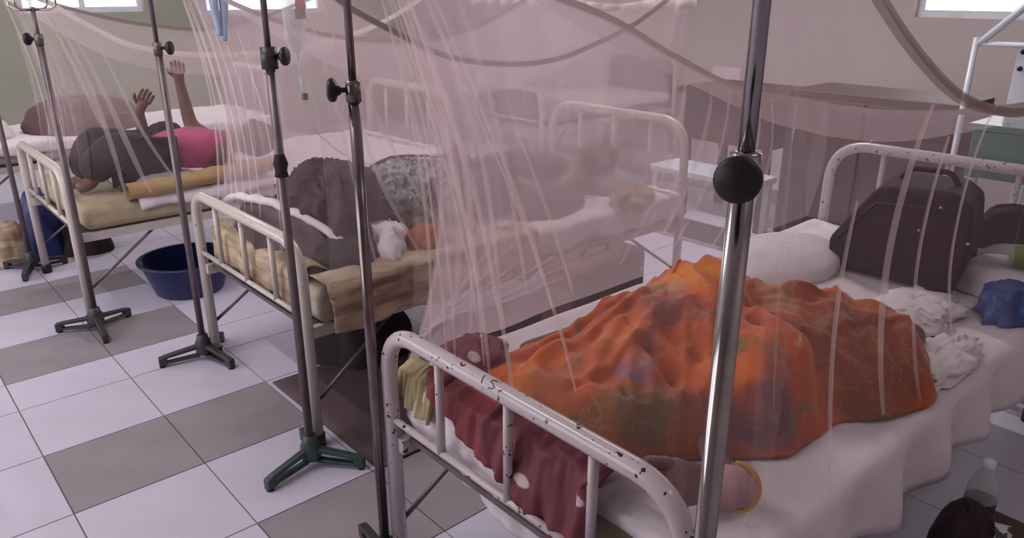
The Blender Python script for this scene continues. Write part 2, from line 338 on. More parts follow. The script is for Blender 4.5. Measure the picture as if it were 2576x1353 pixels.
wall_with_windows('wall_left', 'y', 8.5, -1.9, 6.2, 3.0, WL, M['wall_green'], 'dull green plastered wall at the far left end of the ward')
tag(MB().box((-1.7, -1.3, 0), (6.2, -1.1, 3.0)).build('wall_right', M['wall'], None, False), 'dusky pink wall behind the viewer on the right', None, None, 'structure')
WF = [(1.7, 3.5, 0.75, 2.7), (3.8, 5.6, 0.75, 2.7), (5.9, 7.7, 0.75, 2.7)]
wall_with_windows('wall_front', 'x', -1.9, -1.3, 8.5, 3.0, WF, M['wall'], 'dusky pink wall with wide open windows facing the bed feet')
tag(MB().box((-1.9, -1.3, 3.0), (6.4, 8.7, 3.1)).build('ceiling', M['ceiling'], None, False), 'plain pale ceiling above the beds', None, None, 'structure')
wi = 0
for axis, pos, lst in (('x', 6.2, WB), ('y', 8.5, WL)):
    for a0, a1, z0, z1 in lst:
        wi += 1
        def bb(mb, u0, u1, q0, q1, d0=0.06, d1=0.11):
            return mb.box((pos+d0, u0, q0), (pos+d1, u1, q1)) if axis == 'x' else mb.box((u0, pos+d0, q0), (u1, pos+d1, q1))
        fr = MB()
        for (u0, u1, q0, q1) in ((a0, a0+.05, z0, z1), (a1-.05, a1, z0, z1), (a0+.05, a1-.05, z0, z0+.05), (a0+.05, a1-.05, z1-.05, z1), ((a0+a1)/2-.025, (a0+a1)/2+.025, z0+.05, z1-.05)): bb(fr, u0, u1, q0, q1)
        wo = tag(fr.build('window_%d' % wi, M['white_paint'], None, False), 'pale framed window high in the ' + ('back wall, right of the lace valance', 'back wall, left of the lace valance', 'green wall, left of the blue gloves', 'green wall, right of the blue gloves')[wi-1], None, None, 'structure')
        for u0, u1 in ((a0+.05, (a0+a1)/2-.025), ((a0+a1)/2+.025, a1-.05)):
            bb(MB(), u0, u1, z0+.05, z1-.05, 0.082, 0.088).build('pane', M['glass'], wo, False)

# ------------------------------------------------------------------ beds
def bed(fx, hx, y0, y1, enamel, label, group='iron ward beds', panel=None):
    r = 0.021
    B = empty('hospital_bed', (fx, y0, 0), label, 'bed', group)
    foot = MB().tube(arc_path([(fx, y1, 0), (fx, y1, 0.745), (fx, y0, 0.745), (fx, y0, 0)], 0.11), r, 14).build('foot_frame', enamel, B)
    MB().tube([(fx, y1, 0.49), (fx, y0, 0.49)], 0.0095).build('foot_rail', enamel, B)
    n = 3
    for k in range(n):
        y = y1 - (y1-y0) * (0.235 + 0.265 * k)
        MB().tube([(fx, y, 0.49), (fx, y, 0.74)], 0.0105).build('spindle', enamel, B)
    MB().tube(arc_path([(hx, y1, 0), (hx, y1, 0.92), (hx, y0, 0.92), (hx, y0, 0)], 0.14), r, 14).build('head_frame', enamel, B)
    MB().tube([(hx, y1, 0.52), (hx, y0, 0.52)], 0.0105).build('head_rail', enamel, B)
    for k in range(n):
        y = y1 - (y1-y0) * (0.235 + 0.265 * k)
        MB().tube([(hx, y, 0.52), (hx, y, 0.915)], 0.0105).build('spindle', enamel, B)
    if panel: MB().box((hx-0.012, y0+0.03, 0.55), (hx+0.012, y1-0.03, 0.88)).build('head_panel', panel, B, bevel=0.006)
    for y in (y0+0.03, y1-0.03):
        MB().box((fx, y-0.014, 0.40), (hx, y+0.014, 0.44)).build('side_rail', enamel, B, False)
    MB().box((fx+.02, y0+0.045, 0.43), (hx-.02, y1-0.045, 0.445)).build('bed_deck', M['steel_dull'], B, False)
    for x, s in ((fx, 1), (hx, -1)):
        for y in (y0, y1):
            MB().tube([(x, y, 0.16), (x + s*0.36, y + (0.03 if y == y0 else -0.03), 0.41)], 0.007, 8).build('brace', M['steel_dull'], B)
    for x in (fx, hx):
        for y in (y0, y1):
            MB().lathe((x, y, 0), (0, 0, 1), [(0, 0), (0.026, 0), (0.026, 0.045), (0.022, 0.05)], 14).build('rubber_foot', M['black'], B)
    return B
def mattress(x0, x1, y0, y1, z0, z1, m, label):
    def top(s, t):
        pass
    o = MB().box((x0, y0, z0), (x1, y1, z1)).build('mattress', m, None, bevel=0.035)
    o.modifiers['bevel'].segments = 5
    return tag(o, label, 'mattress', 'ward mattresses')
def sheet(x0, x1, y0, y1, z, drop, m, label, seed=0, amp=0.012, dx=0.0):
    """cloth over a mattress with hanging, wavy sides; drop = (near, far, foot) lengths"""
    dn, df, dft = drop; nu, nv = 90, 60
    L = (x1-x0) + dft; Wd = (y1-y0) + dn + df
    def fn(s, t):
        a = s * L - dft; b = t * Wd - dn; x, y, h = x0 + max(a, 0), y0 + min(max(b, 0), y1-y0), 0.0
        wv = 0.02 * nz(x*5, y*5, seed)
        if b < 0: h += b * (1 + 0.25*nz(x*4, seed, 1)); y += b * 0.12 - 0.012 + 0.022 * math.sin(x*23 + seed + 3*nz(x*3, 1)) * min(1, -b*9)
        if b > y1-y0: e = b-(y1-y0); h -= e * (1 + 0.25*nz(x*4, seed, 4)); y += 0.012 + e * 0.1 + 0.02 * math.sin(x*21 + seed) * min(1, e*9)
        if a < 0: h += a * (1 + 0.3*nz(y*5, seed, 7)) if h == 0 else 0.4*a; x += a * 0.1 - 0.01 + 0.018 * math.sin(y*25 + seed) * min(1, -a*9)
        zz = z + h + (amp * (abs(nz(x*4+seed, y*7, 0)) + 0.6*abs(nz(x*11, y*9+seed, 2))) if h == 0 else 0)
        return (x, y, zz)
    return tag(MB().grid(fn, nu, nv).build('bed_sheet', m, None, thick=0.004), label, 'sheet', 'sheets on the beds')

bed3 = bed(0.90, 3.10, 0.58, 1.48, M['enamel'], 'white iron bed with chipped rail nearest the camera under the orange covered sleeper')
bed2 = bed(1.03, 3.07, 2.20, 3.12, M['enamel2'], 'cream iron middle bed with its foot rail behind two drip stands')
bed1 = bed(0.72, 2.90, 3.87, 4.82, M['enamel2'], 'cream iron bed holding the sleeper in a pink shirt')
bed0 = bed(0.45, 2.65, 5.75, 6.65, M['enamel2'], 'cream iron bed furthest left, beyond the pink shirted sleeper')
bedf = bed(4.35, 6.1, 4.55, 5.4, M['enamel2'], 'iron bed across the gangway with a dark panelled end', panel=M['wood'])
MB().box((4.34, 4.6, 0.50), (4.352, 5.35, 0.72)).build('foot_panel', M['wood'], bedf, False)

mattress(0.965, 3.06, 0.53, 1.50, 0.447, 0.585, M['mattress'], 'yellowish mattress on the nearest bed')
mattress(1.08, 3.03, 2.19, 3.12, 0.447, 0.575, M['mattress_grey'], 'brownish mattress on the middle bed')
mattress(0.77, 2.86, 3.88, 4.82, 0.447, 0.56, M['mattress'], 'olive yellow mattress under the pink shirted sleeper')
mattress(0.5, 2.6, 5.78, 6.62, 0.447, 0.57, M['mattress_grey'], 'mattress on the bed furthest left')
mattress(4.40, 6.06, 4.58, 5.37, 0.447, 0.57, M['mattress_grey'], 'mattress on the bed across the gangway')
sheet(0.955, 3.05, 0.52, 1.505, 0.589, (0.17, 0.07, 0.03), M['sheet'], 'crumpled white sheet hanging over the side of the nearest bed', 1.0, 0.012)
sheet(1.12, 3.02, 2.18, 3.125, 0.579, (0.10, 0.05, 0.0), M['sheet'], 'pale sheet spread over the middle bed', 4.0, 0.02)
sheet(1.02, 2.85, 3.88, 4.825, 0.564, (0.05, 0.05, 0.0), M['sheet'], 'white sheet beneath the pink shirted sleeper', 7.0, 0.02)
sheet(0.48, 2.6, 5.77, 6.63, 0.574, (0.06, 0.05, 0.05), M['sheet'], 'white sheet on the bed furthest left', 9.0, 0.02)
sheet(4.38, 6.05, 4.57, 5.38, 0.574, (0.06, 0.05, 0.05), M['sheet'], 'white sheet on the bed across the gangway', 12.0, 0.02)

# ------------------------------------------------------------------ drip stands
def stand(x, y, ang, label, knob, r_low=0.0135, r_up=0.0085, zj=1.34, low=None, basem=None, collar=None, top=2.1, sleeve=False):
    low = low or M['steel_dull']; basem = basem or M['base']
    S = empty('drip_stand', (x, y, 0), label, 'drip stand', 'drip stands at the bed feet')
    MB().lathe((x, y, 0.03), (0, 0, 1), [(0, 0), (0.032, 0), (0.034, 0.01), (0.034, 0.05), (0.026, 0.065), (0.022, 0.085), (r_low, 0.088)], 18).build('hub', basem, S)
    for k in range(3):
        a = math.radians(ang + 120 * k); d = Vector((math.cos(a), math.sin(a), 0)); p = Vector((-d.y, d.x, 0)); c = Vector((x, y, 0))
        arm = MB(); hw = 0.0135
        def quad(s0, s1, zt0, zt1, zb0, zb1):
            V = [c + d*s0 + p*e*hw + Vector((0,0,zz)) for e, zz in ((-1, zb0), (1, zb0), (1, zt0), (-1, zt0))] + [c + d*s1 + p*e*hw + Vector((0,0,zz)) for e, zz in ((-1, zb1), (1, zb1), (1, zt1), (-1, zt1))]
            arm.add(V, [(0,1,2,3),(7,6,5,4),(0,4,5,1),(1,5,6,2),(2,6,7,3),(3,7,4,0)])
        quad(0.02, 0.165, 0.075, 0.05, 0.056, 0.036)      # upper bar
        quad(0.02, 0.165, 0.030, 0.022, 0.018, 0.012)     # lower bar
        quad(0.150, 0.185, 0.052, 0.044, 0.010, 0.004)    # tip
        arm.build('base_arm', basem, S, bevel=0.004)
        MB().lathe(c + d*0.172 + Vector((0, 0, 0)), (0, 0, 1), [(0, 0), (0.013, 0), (0.012, 0.012)], 12).build('rubber_foot', M['black'], S)
    MB().tube([(x, y, 0.05), (x, y, zj)], r_low, 16).build('lower_tube', low, S)
    MB().tube([(x, y, zj-0.05), (x, y, top)], r_up, 14).build('upper_tube', M['steel'] if low is M['steel'] else low, S)
    if sleeve: MB().lathe((x, y, zj-0.055), (0, 0, 1), [(r_low, 0), (0.023, 0), (0.023, 0.06), (r_up, 0.06)], 16).build('joint_sleeve', M['base'], S)
    else: MB().lathe((x, y, zj-0.045), (0, 0, 1), [(r_low, 0), (r_low+.003, 0.0), (r_low+.003, 0.045), (r_up, 0.047)], 16).build('joint_sleeve', low, S)
    d = Vector((math.cos(math.radians(knob)), math.sin(math.radians(knob)), 0)); c = Vector((x, y, zj-0.02))
    kn = MB().lathe(c, d, [(0.0055, 0.008), (0.0055, 0.026), (0.010, 0.028), (0.0135, 0.036), (0.022, 0.038), (0.0255, 0.042), (0.0255, 0.050), (0.022, 0.054), (0, 0.055)], 24).build('knob', M['black'], S)
    MB().tube([c + d*0.006, c + d*0.012], 0.010, 12).build('knob_collar', low, kn)
    if collar: MB().lathe((x, y, collar), (0, 0, 1), [(r_low, 0), (r_low+.007, 0.002), (r_low+.004, 0.02), (r_low+.009, 0.04), (r_low+.003, 0.06), (r_low, 0.07)], 14).build('tape_wrap', M['dark_cloth'], S)
    for k in range(4):
        a = PI/4 + k*PI/2; e = Vector((math.cos(a), math.sin(a), 0)); b0 = Vector((x, y, top-0.01))
        MB().tube([b0, b0 + e*0.07, b0 + e*0.10 + Vector((0,0,0.015)), b0 + e*0.105 + Vector((0,0,0.05))], 0.004, 8).build('hook', M['steel'], S)
    return S
# knob directions are world angles
stand(0.74, 0.45, 20, 'shiny steel drip stand with a round black knob in front of the nearest bed', 205, r_low=0.0145, r_up=0.0095, zj=1.355, low=M['steel'])
stand(0.865, 1.50, 80, 'steel drip stand at the far foot corner of the nearest bed, black knob facing left', 140, zj=1.335, low=M['steel_dark'], sleeve=False)
stand(0.955, 2.105, -168, 'dull drip stand with dark green tripod base and taped pole beside the middle bed', -48, zj=1.365, collar=1.0, sleeve=True, basem=M['base_green'])
stand(0.985, 3.14, 166, 'dull drip stand tied to the far foot leg of the middle bed', -40, zj=1.33)
stand(0.717, 3.772, 146, 'dull drip stand standing clear on the tiles before the pink shirted sleeper', 140, zj=1.345, top=1.45)
stand(0.665, 4.90, 127, 'dull drip stand behind the foot of the pink shirted sleeper’s bed', -60, zj=1.40)

# ------------------------------------------------------------------ mosquito nets
def net(name_label, x0, x1, y0, y1, zb, near_top, far_top, foot_sag, head_sag, folds, roof_sag=0.16, bulge=0.07, seed=0, near_hem=None, light=(), fbulge=None, outset=0.03, dense={}):
    """box net: walls hang from sagging top seams and end at the mattress; near/far_top: (x, z) points from foot to head"""
    N = empty('mosquito_net', ((x0+x1)/2, (y0+y1)/2, zb), name_label, 'mosquito net', 'mosquito nets over the beds')
    nu, nv = 84, 28
    nt_ = spline([(x, y0, z) for x, z in near_top], nu); ft_ = spline([(x, y1, z) for x, z in far_top], nu)
    def sagline(a, b, sag, n):
        a = np.array(a); b = np.array(b); t = np.linspace(0, 1, n+1)[:, None]
        q = a + (b-a)*t; q[:, 2] -= sag*4*(t*(1-t))[:, 0]; return q
    foot_ = sagline(nt_[0], ft_[0], foot_sag, nu); head_ = sagline(nt_[-1], ft_[-1], head_sag, nu)
    def at(c, s):
        f = min(max(s, 0), 1) * nu; i = min(int(f), nu-1); return c[i] + (c[i+1]-c[i]) * (f-i)
    o_ = outset
    bot = dict(near=((x0, y0-o_), (x1, y0-o_)), far=((x0, y1+o_), (x1, y1+o_)), foot=((x0-.0, y0-o_), (x0-.0, y1+o_)), head=((x1, y0-o_), (x1, y1+o_)))
    topc = dict(near=nt_, far=ft_, foot=foot_, head=head_)
    inn = dict(near=(0, 1), far=(0, -1), foot=(1, 0), head=(-1, 0))
    hem = near_hem or zb
    def P(side):
        (ax, ay), (bx, by) = bot[side]; c = topc[side]; ix, iy = inn[side]
        bl = fbulge if (side == 'foot' and fbulge is not None) else bulge
        def fn(s, t, wob=1.0):
            T = at(c, s); zz0 = hem if side == 'near' else zb
            B = np.array([ax + (bx-ax)*s, ay + (by-ay)*s, zz0 + 0.012*nz(s*9, seed, 3)])
            q = T + (B-T)*t
            k = math.sin(PI*t)**0.8 * bl
            if side in ('near', 'far') : q[0] += k*1.5*max(0, 1-s*6) ; q[0] -= k*1.2*max(0, 1-(1-s)*6)
            w_ = wob * 0.018 * math.sin(PI*min(1, t*1.0+0.02)) * (nz(s*22+seed, t*0.8, 1) + 0.6*nz(s*48, t*0.6+seed, 5))
            q[0] += ix*(k + w_); q[1] += iy*(k + w_)
            return q
        return fn
    fns = {}
    for side in ('foot', 'near', 'far', 'head'):
        fn = P(side); fns[side] = fn
        MB().grid(fn, nu, nv).build('wall_panel', M[dense.get(side, 'net')], N)
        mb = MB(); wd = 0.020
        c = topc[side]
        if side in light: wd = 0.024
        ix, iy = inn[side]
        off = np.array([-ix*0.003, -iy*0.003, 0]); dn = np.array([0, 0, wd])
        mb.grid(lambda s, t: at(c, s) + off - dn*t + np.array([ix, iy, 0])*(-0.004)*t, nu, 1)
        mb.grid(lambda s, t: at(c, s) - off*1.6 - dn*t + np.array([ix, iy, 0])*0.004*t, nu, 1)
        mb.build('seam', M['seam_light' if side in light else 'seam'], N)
    def roof(s, t):
        a = at(nt_, s); b = at(ft_, s); f_ = at(foot_, t); h_ = at(head_, t)
        q = a*(1-t) + b*t + (f_*(1-s) + h_*s) - ((nt_[0]*(1-t)+ft_[0]*t)*(1-s) + (nt_[-1]*(1-t)+ft_[-1]*t)*s)
        q = q.copy(); q[2] -= roof_sag * 16 * s*(1-s)*t*(1-t) * 0.6 + 0.006*nz(s*12, t*9, seed); return q
    MB().grid(roof, 60, 30).build('roof_panel', M['net_roof'], N)
    rnd = random.Random(seed)
    for side, s0, s1, t0, t1, wd in folds:
        fn = fns[side]; ix, iy = inn[side]
        def rib(u, v):
            t = t0 + (t1-t0)*u; s = s0 + (s1-s0)*(u**1.1) + 0.0015*nz(u*3, s0*50, seed)
            p = fn(s, t, 0.25); q = fn(min(max(s+0.01, 0), 1), t, 0.25); d = q-p; n_ = np.linalg.norm(d); d = d/n_ if n_ > 1e-6 else np.array([0, 1, 0])
            ww = wd * 1.5 * math.sin(PI*min(max(u*0.94+0.03, 0), 1))**0.5
            return p + d*ww*(v-0.5) - np.array([ix, iy, 0])*(0.008 + 0.004*math.sin(PI*v))
        MB().grid(rib, 40, 3).build('fold', M['fold'], N)
    return N
F3 = [('foot', 0.93, 0.66, 0.08, 0.97, .014), ('foot', 0.90, 0.58, 0.05, 0.98, .014), ('foot', 0.96, 0.80, 0.06, 0.95, .010), ('foot', 0.985, 0.90, 0.08, 0.98, .010),
      ('foot', 0.945, 0.74, 0.1, 0.8, .008), ('foot', 0.87, 0.50, 0.02, 0.7, .006),
      ('near', 0.30, 0.29, 0.06, 0.80, .026), ('near', 0.36, 0.385, 0.1, 0.9, .012), ('near', 0.20, 0.16, 0.3, 1.0, .012), ('near', 0.44, 0.50, 0.0, 0.9, .010),
      ('far', 0.62, 0.46, 0.02, 0.97, .016), ('far', 0.67, 0.52, 0.02, 0.95, .013), ('far', 0.76, 0.66, 0.02, 0.97, .014), ('far', 0.80, 0.72, 0.02, 0.97, .016), ('far', 0.55, 0.40, 0.02, 0.9, .014),
      ('far', 0.03, 0.10, 0.2, 0.97, .016), ('far', 0.05, 0.16, 0.1, 0.97, .012), ('far', 0.02, 0.06, 0.1, 0.97, .014)]
F3 += [('far', 0.004, 0.004, 0.0, 0.99, .010), ('foot', 0.955, 0.83, 0.3, 0.97, .008), ('foot', 0.915, 0.70, 0.02, 0.9, .009), ('foot', 0.84, 0.42, 0.0, 0.85, .010), ('far', 0.10, 0.20, 0.05, 0.9, .012), ('far', 0.16, 0.30, 0.3, 0.97, .010)]
# creases pulled towards the tied foot corner of the nearest net
for k in range(6): F3.append(('far', 0.004 + .002*k, 0.14 + 0.035*k, 0.97 - 0.012*k, 0.66 + 0.045*k, .009))
net('pink white mosquito net tied over the nearest bed with the orange covered sleeper', 0.985, 3.05, 0.535, 1.50, 0.60,
    [(0.93, 1.72), (1.06, 1.61), (1.22, 1.51), (1.4, 1.42), (1.61, 1.34), (1.85, 1.29), (2.05, 1.27), (2.5, 1.25), (3.02, 1.26)],
    [(0.90, 1.66), (1.2, 1.58), (1.67, 1.46), (2.01, 1.33), (2.41, 1.20), (3.03, 1.09)], 0.05, 0.06, F3, seed=2, near_hem=0.47, dense=dict(far='net_dense', head='net', near='net_thin', foot='net_thin'))
F2 = [('far', 0.004, 0.004, 0.0, 0.99, .014), ('foot', 0.985, 0.95, 0.0, 0.97, .014), ('foot', 0.88, 0.8, 0.1, 0.97, .010), ('foot', 0.7, 0.6, 0.2, 0.97, .010), ('far', 0.12, 0.2, 0.05, 0.95, .014), ('foot', 0.97, 0.86, 0.05, 0.97, .012), ('foot', 0.93, 0.72, 0.05, 0.97, .014), ('foot', 0.6, 0.52, 0.25, 0.97, .009), ('foot', 0.45, 0.34, 0.2, 0.97, .009), ('foot', 0.8, 0.66, 0.1, 0.97, .010),
      ('far', 0.02, 0.04, 0.05, 0.97, .018), ('far', 0.04, 0.09, 0.05, 0.97, .014), ('far', 0.07, 0.14, 0.05, 0.97, .012),
      ('near', 0.10, 0.20, 0.05, 0.97, .014), ('near', 0.14, 0.28, 0.05, 0.97, .012), ('near', 0.35, 0.36, 0.05, 0.9, .012), ('near', 0.05, 0.1, 0.1, 0.97, .012)]
net('mosquito net over the middle bed with a drip bag hanging inside it', 1.10, 3.02, 2.19, 3.11, 0.59,
    [(1.0, 1.70), (1.12, 1.59), (1.25, 1.49), (1.43, 1.40), (1.65, 1.31), (1.91, 1.27), (2.13, 1.27), (2.31, 1.30), (2.65, 1.40), (3.03, 1.58)],
    [(1.06, 1.62), (1.3, 1.47), (1.7, 1.34), (2.2, 1.30), (2.6, 1.38), (3.03, 1.56)], 0.07, 0.10, F2, seed=5, light=('foot',), dense=dict(far='net_dense', near='net_roof', foot='net_thin'))
F1 = [('foot', 0.9, 0.7, 0.05, 0.95, .016), ('foot', 0.5, 0.42, 0.2, 0.95, .014), ('near', 0.06, 0.13, 0.1, 0.97, .022), ('near', 0.03, 0.07, 0.1, 0.97, .018), ('near', 0.12, 0.2, 0.02, 0.97, .014), ('far', 0.1, 0.2, 0.1, 0.97, .02)]
net('mosquito net over the bed of the pink shirted sleeper', 0.80, 2.88, 3.86, 4.82, 0.575,
    [(0.72, 1.56), (0.81, 1.47), (0.97, 1.36), (1.13, 1.28), (1.43, 1.23), (1.9, 1.24), (2.4, 1.34), (2.86, 1.55)],
    [(0.76, 1.60), (1.0, 1.46), (1.5, 1.33), (2.0, 1.32), (2.86, 1.58)], 0.09, 0.10, F1, seed=8, light=('near', 'foot'), dense=dict(far='net_roof', foot='net_thin', near='net_thin'))
net('mosquito net over the bed across the gangway', 4.42, 6.05, 4.58, 5.37, 0.58,
    [(4.4, 1.62), (4.7, 1.45), (5.2, 1.36), (6.0, 1.55)], [(4.4, 1.62), (4.8, 1.45), (5.3, 1.4), (6.0, 1.6)], 0.12, 0.1, [('foot', 0.5, 0.45, 0.1, 0.9, .02)], seed=12)

# ------------------------------------------------------------------ the orange covered sleeper
def fall(d, r, h):
    q = d / r
    return h * (1 - q*q)**0.5 if q < 0.86 else h * 0.51 * math.exp(-(q-0.86)*4.6)
def seg_d(x, y, a, b):
    ax, ay = a[0], a[1]; bx, by = b[0], b[1]; dx, dy = bx-ax, by-ay
    t = max(0, min(1, ((x-ax)*dx + (y-ay)*dy) / (dx*dx + dy*dy + 1e-9)))
    return math.hypot(x-ax-dx*t, y-ay-dy*t), t
HUMPS = [((1.15, 1.27), (1.40, 1.20), .12, .13, .05, .10), ((1.44, 1.16), (1.66, 1.08), .14, .19, .13, .165),
         ((1.66, 1.08), (1.86, 0.90), .20, .22, .17, .15), ((1.74, 0.80), (1.85, 0.72), .24, .20, .15, .15),
         ((1.42, 1.00), (1.45, 0.78), .17, .12, .18, .18), ((1.12, 1.08), (1.40, 1.02), .16, .18, .10, .175), ((1.14, 0.94), (1.38, 0.80), .15, .14, .11, .165)]
RIDGES = [((1.62, 1.14), (1.50, .95), (1.475, .66), .045, .028), ((1.66, 1.10), (1.585, .90), (1.535, .68), .030, .018), ((1.40, 1.10), (1.30, .98), (1.27, .76), .024, .024),
          ((1.36, 1.12), (1.20, 1.05), (1.08, .98), .020, .020), ((1.50, 1.16), (1.30, 1.16), (1.10, 1.20), .018, .022), ((1.55, 1.25), (1.38, 1.22), (1.20, 1.26), .016, .018),
          ((1.46, 1.0), (1.38, .90), (1.36, .70), .018, .018), ((1.64, 1.06), (1.66, .86), (1.64, .62), .014, .02), ((1.74, 1.0), (1.85, .85), (2.0, .72), .014, .022), ((1.7, .95), (1.8, .78), (1.86, .60), .012, .02),
          ((1.30, 1.02), (1.18, .95), (1.10, .86), .018, .016), ((1.42, .92), (1.34, .84), (1.24, .80), .014, .014), ((1.56, 1.30), (1.62, 1.22), (1.74, 1.20), .018, .02)]
def ridges(x, y):
    h = 0.0
    for a, b, c, am, wd in RIDGES:
        d0, t0 = seg_d(x, y, a, b); d1, t1 = seg_d(x, y, b, c)
        d, t = (d0, t0*.5) if d0 < d1 else (d1, .5 + t1*.5)
        d += 0.012*nz(x*9, y*9, am*100)
        h += am * math.exp(-(d/wd)**2) * (0.35 + 0.65*math.sin(PI*min(1, max(0.06, t*0.9 + 0.08))))
    return h
OUT = [(1.0, 1.36), (1.3, 1.39), (1.6, 1.38), (1.9, 1.34), (2.10, 1.20), (2.17, 0.95), (2.10, 0.72), (1.95, 0.585), (1.80, 0.525), (1.65, 0.56), (1.54, 0.64), (1.45, 0.635), (1.34, 0.635), (1.24, 0.72), (1.13, 0.80), (1.02, 0.88)]
def inside(x, y, poly):
    c = False
    for (x0, y0), (x1, y1) in zip(poly, poly[1:] + poly[:1]):
        if (y0 > y) != (y1 > y) and x < (x1-x0)*(y-y0)/(y1-y0)+x0: c = not c
    return c
def edge_d(x, y, poly): return min(seg_d(x, y, a, b)[0] for a, b in zip(poly, poly[1:] + poly[:1]))
def body_h(x, y):
    hs = []
    for a, b, r0, r1, h0, h1 in HUMPS:
        d, t = seg_d(x, y, a, b); hs.append(fall(d, r0+(r1-r0)*t, h0+(h1-h0)*t))
    k = 26; return math.log(sum(math.exp(k*h) for h in hs)) / k - math.log(len(hs)) / k * math.exp(-max(hs)*14)
def cloth_h(x, y):
    b = body_h(x, y)
    f1 = abs(nz(x*5.5 + 1.5*nz(x*2, y*2, 9), y*8, 2)); f2 = abs(nz(x*13, y*10+4, 7)); f3 = abs(nz(x*3+y*4, y*12-x*9, 13))
    return b - 0.012 + 1.15*ridges(x, y)*min(1, b*12) + 0.03 * (0.35 - f1) * min(1, b*9) + 0.014*(0.3-f2) + 0.03*(0.28-f3)*min(1, b*8)
per3 = empty('person', (1.5, 1.0, 0.59), 'person asleep on the nearest bed, covered by an orange printed shawl, one bare foot showing', 'person')
STEPS = [([(1.72, 1.16), (1.66, 1.02), (1.60, .88), (1.545, .76), (1.49, .60)], .055, .10), ([(1.60, 1.20), (1.53, 1.04), (1.47, .92), (1.42, .80), (1.38, .66)], .028, .07),
         ([(1.08, 1.22), (1.25, 1.14), (1.42, 1.10), (1.56, 1.14)], -.030, .07), ([(1.10, 1.29), (1.28, 1.23), (1.45, 1.19), (1.6, 1.22)], -.022, .05),
         ([(1.06, 1.06), (1.18, .99), (1.30, .99), (1.42, 1.05)], -.028, .06), ([(1.28, 1.02), (1.22, .90), (1.20, .78)], .026, .06), ([(1.12, .98), (1.10, .90), (1.12, .80)], .022, .05),
         ([(1.70, .98), (1.84, .86), (2.02, .80), (2.12, .80)], -.016, .07), ([(1.66, .78), (1.80, .70), (1.98, .66)], -.014, .06), ([(1.80, 1.12), (1.95, 1.0), (2.1, .96)], .016, .06)]
def steps(x, y):
    h = 0.0
    wx, wy = x + 0.016*nz(x*7, y*7, 21), y + 0.016*nz(x*7, y*7, 33)
    for pts, am, wd in STEPS:
        best = None
        for p0, p1 in zip(pts, pts[1:]):
            d, t = seg_d(wx, wy, p0, p1)
            if best is None or d < best[0]:
                sg = (p1[0]-p0[0])*(wy-p0[1]) - (p1[1]-p0[1])*(wx-p0[0]); best = (d, sg)
        d, sg = best; e = min(math.hypot(wx-pts[0][0], wy-pts[0][1]), math.hypot(wx-pts[-1][0], wy-pts[-1][1]))
        k = abs(am) * min(1, e/0.10 + 0.15)
        # raised on one side with a steep edge, fading away on the raised side
        side_ = -sg if am > 0 else sg
        h += k * math.exp(-(d/wd)**1.3) if side_ > 0 else k * math.exp(-(d/0.011)**2)
    return h
cxs, cys = 1.55, 0.98
def out_r(a):
    best = 0.1
    dx, dy = math.cos(a), math.sin(a)
    for (x0, y0), (x1, y1) in zip(OUT, OUT[1:] + OUT[:1]):
        ex, ey = x1-x0, y1-y0; den = dx*ey - dy*ex
        if abs(den) < 1e-9: continue
        t = ((x0-cxs)*ey - (y0-cys)*ex) / den; u = ((x0-cxs)*dy - (y0-cys)*dx) / den
        if t > 0 and -1e-6 <= u <= 1+1e-6: best = max(best, t)
    return best
NA, NR = 420, 120
RA = [out_r(2*PI*k/NA) for k in range(NA)]
RA = [sum(RA[(k+j) % NA] for j in range(-4, 5))/9 * (1 + 0.018*nz(math.cos(2*PI*k/NA)*4, math.sin(2*PI*k/NA)*4, 5) + 0.008*nz(k*0.35, 2)) for k in range(NA)]
def shawl_pt(u, v):
    k = int(round(u*NA)) % NA; a = 2*PI*k/NA; r = RA[k] * v
    x, y = cxs + r*math.cos(a), cys + r*math.sin(a)
    g = min(1, RA[k]*(1-v)/0.07)
    st = steps(x, y) * min(1, g*1.2)
    h = max(0.010 + 0.005*nz(x*30, y*30), cloth_h(x, y) + 0.9*st) * (g**0.5 if g > 0 else 0)
    return (x, y, 0.602 + h)
MB().grid(shawl_pt, NA, NR).build('shawl', M['shawl'], per3, thick=0.004)['label'] = 'orange shawl printed with green and purple flowers'

def skin_mesh(joints, edges, root=0, sub=2):
    """joints: list of (pos, rx, ry); returns verts, faces of a skinned, smoothed mesh"""
    me = bpy.data.meshes.new('tmp'); me.from_pydata([j[0] for j in joints], edges, []); o = bpy.data.objects.new('tmp', me); COL.objects.link(o)
    md = o.modifiers.new('s', 'SKIN'); md.use_smooth_shade = True
    if sub: s = o.modifiers.new('u', 'SUBSURF'); s.levels = sub; s.render_levels = sub
    for k, v in enumerate(me.skin_vertices[0].data):
        r = joints[k][1:]; v.radius = (r[0], r[-1]); v.use_root = (k == root)
    dg = bpy.context.evaluated_depsgraph_get(); dg.update()
    ev = o.evaluated_get(dg).to_mesh()
    V = [tuple(v.co) for v in ev.vertices]; Fc = [tuple(p.vertices) for p in ev.polygons]
    o.evaluated_get(dg).to_mesh_clear(); bpy.data.objects.remove(o); bpy.data.meshes.remove(me)
    return V, Fc
def chain(pts):
    return pts, [(i, i+1) for i in range(len(pts)-1)]
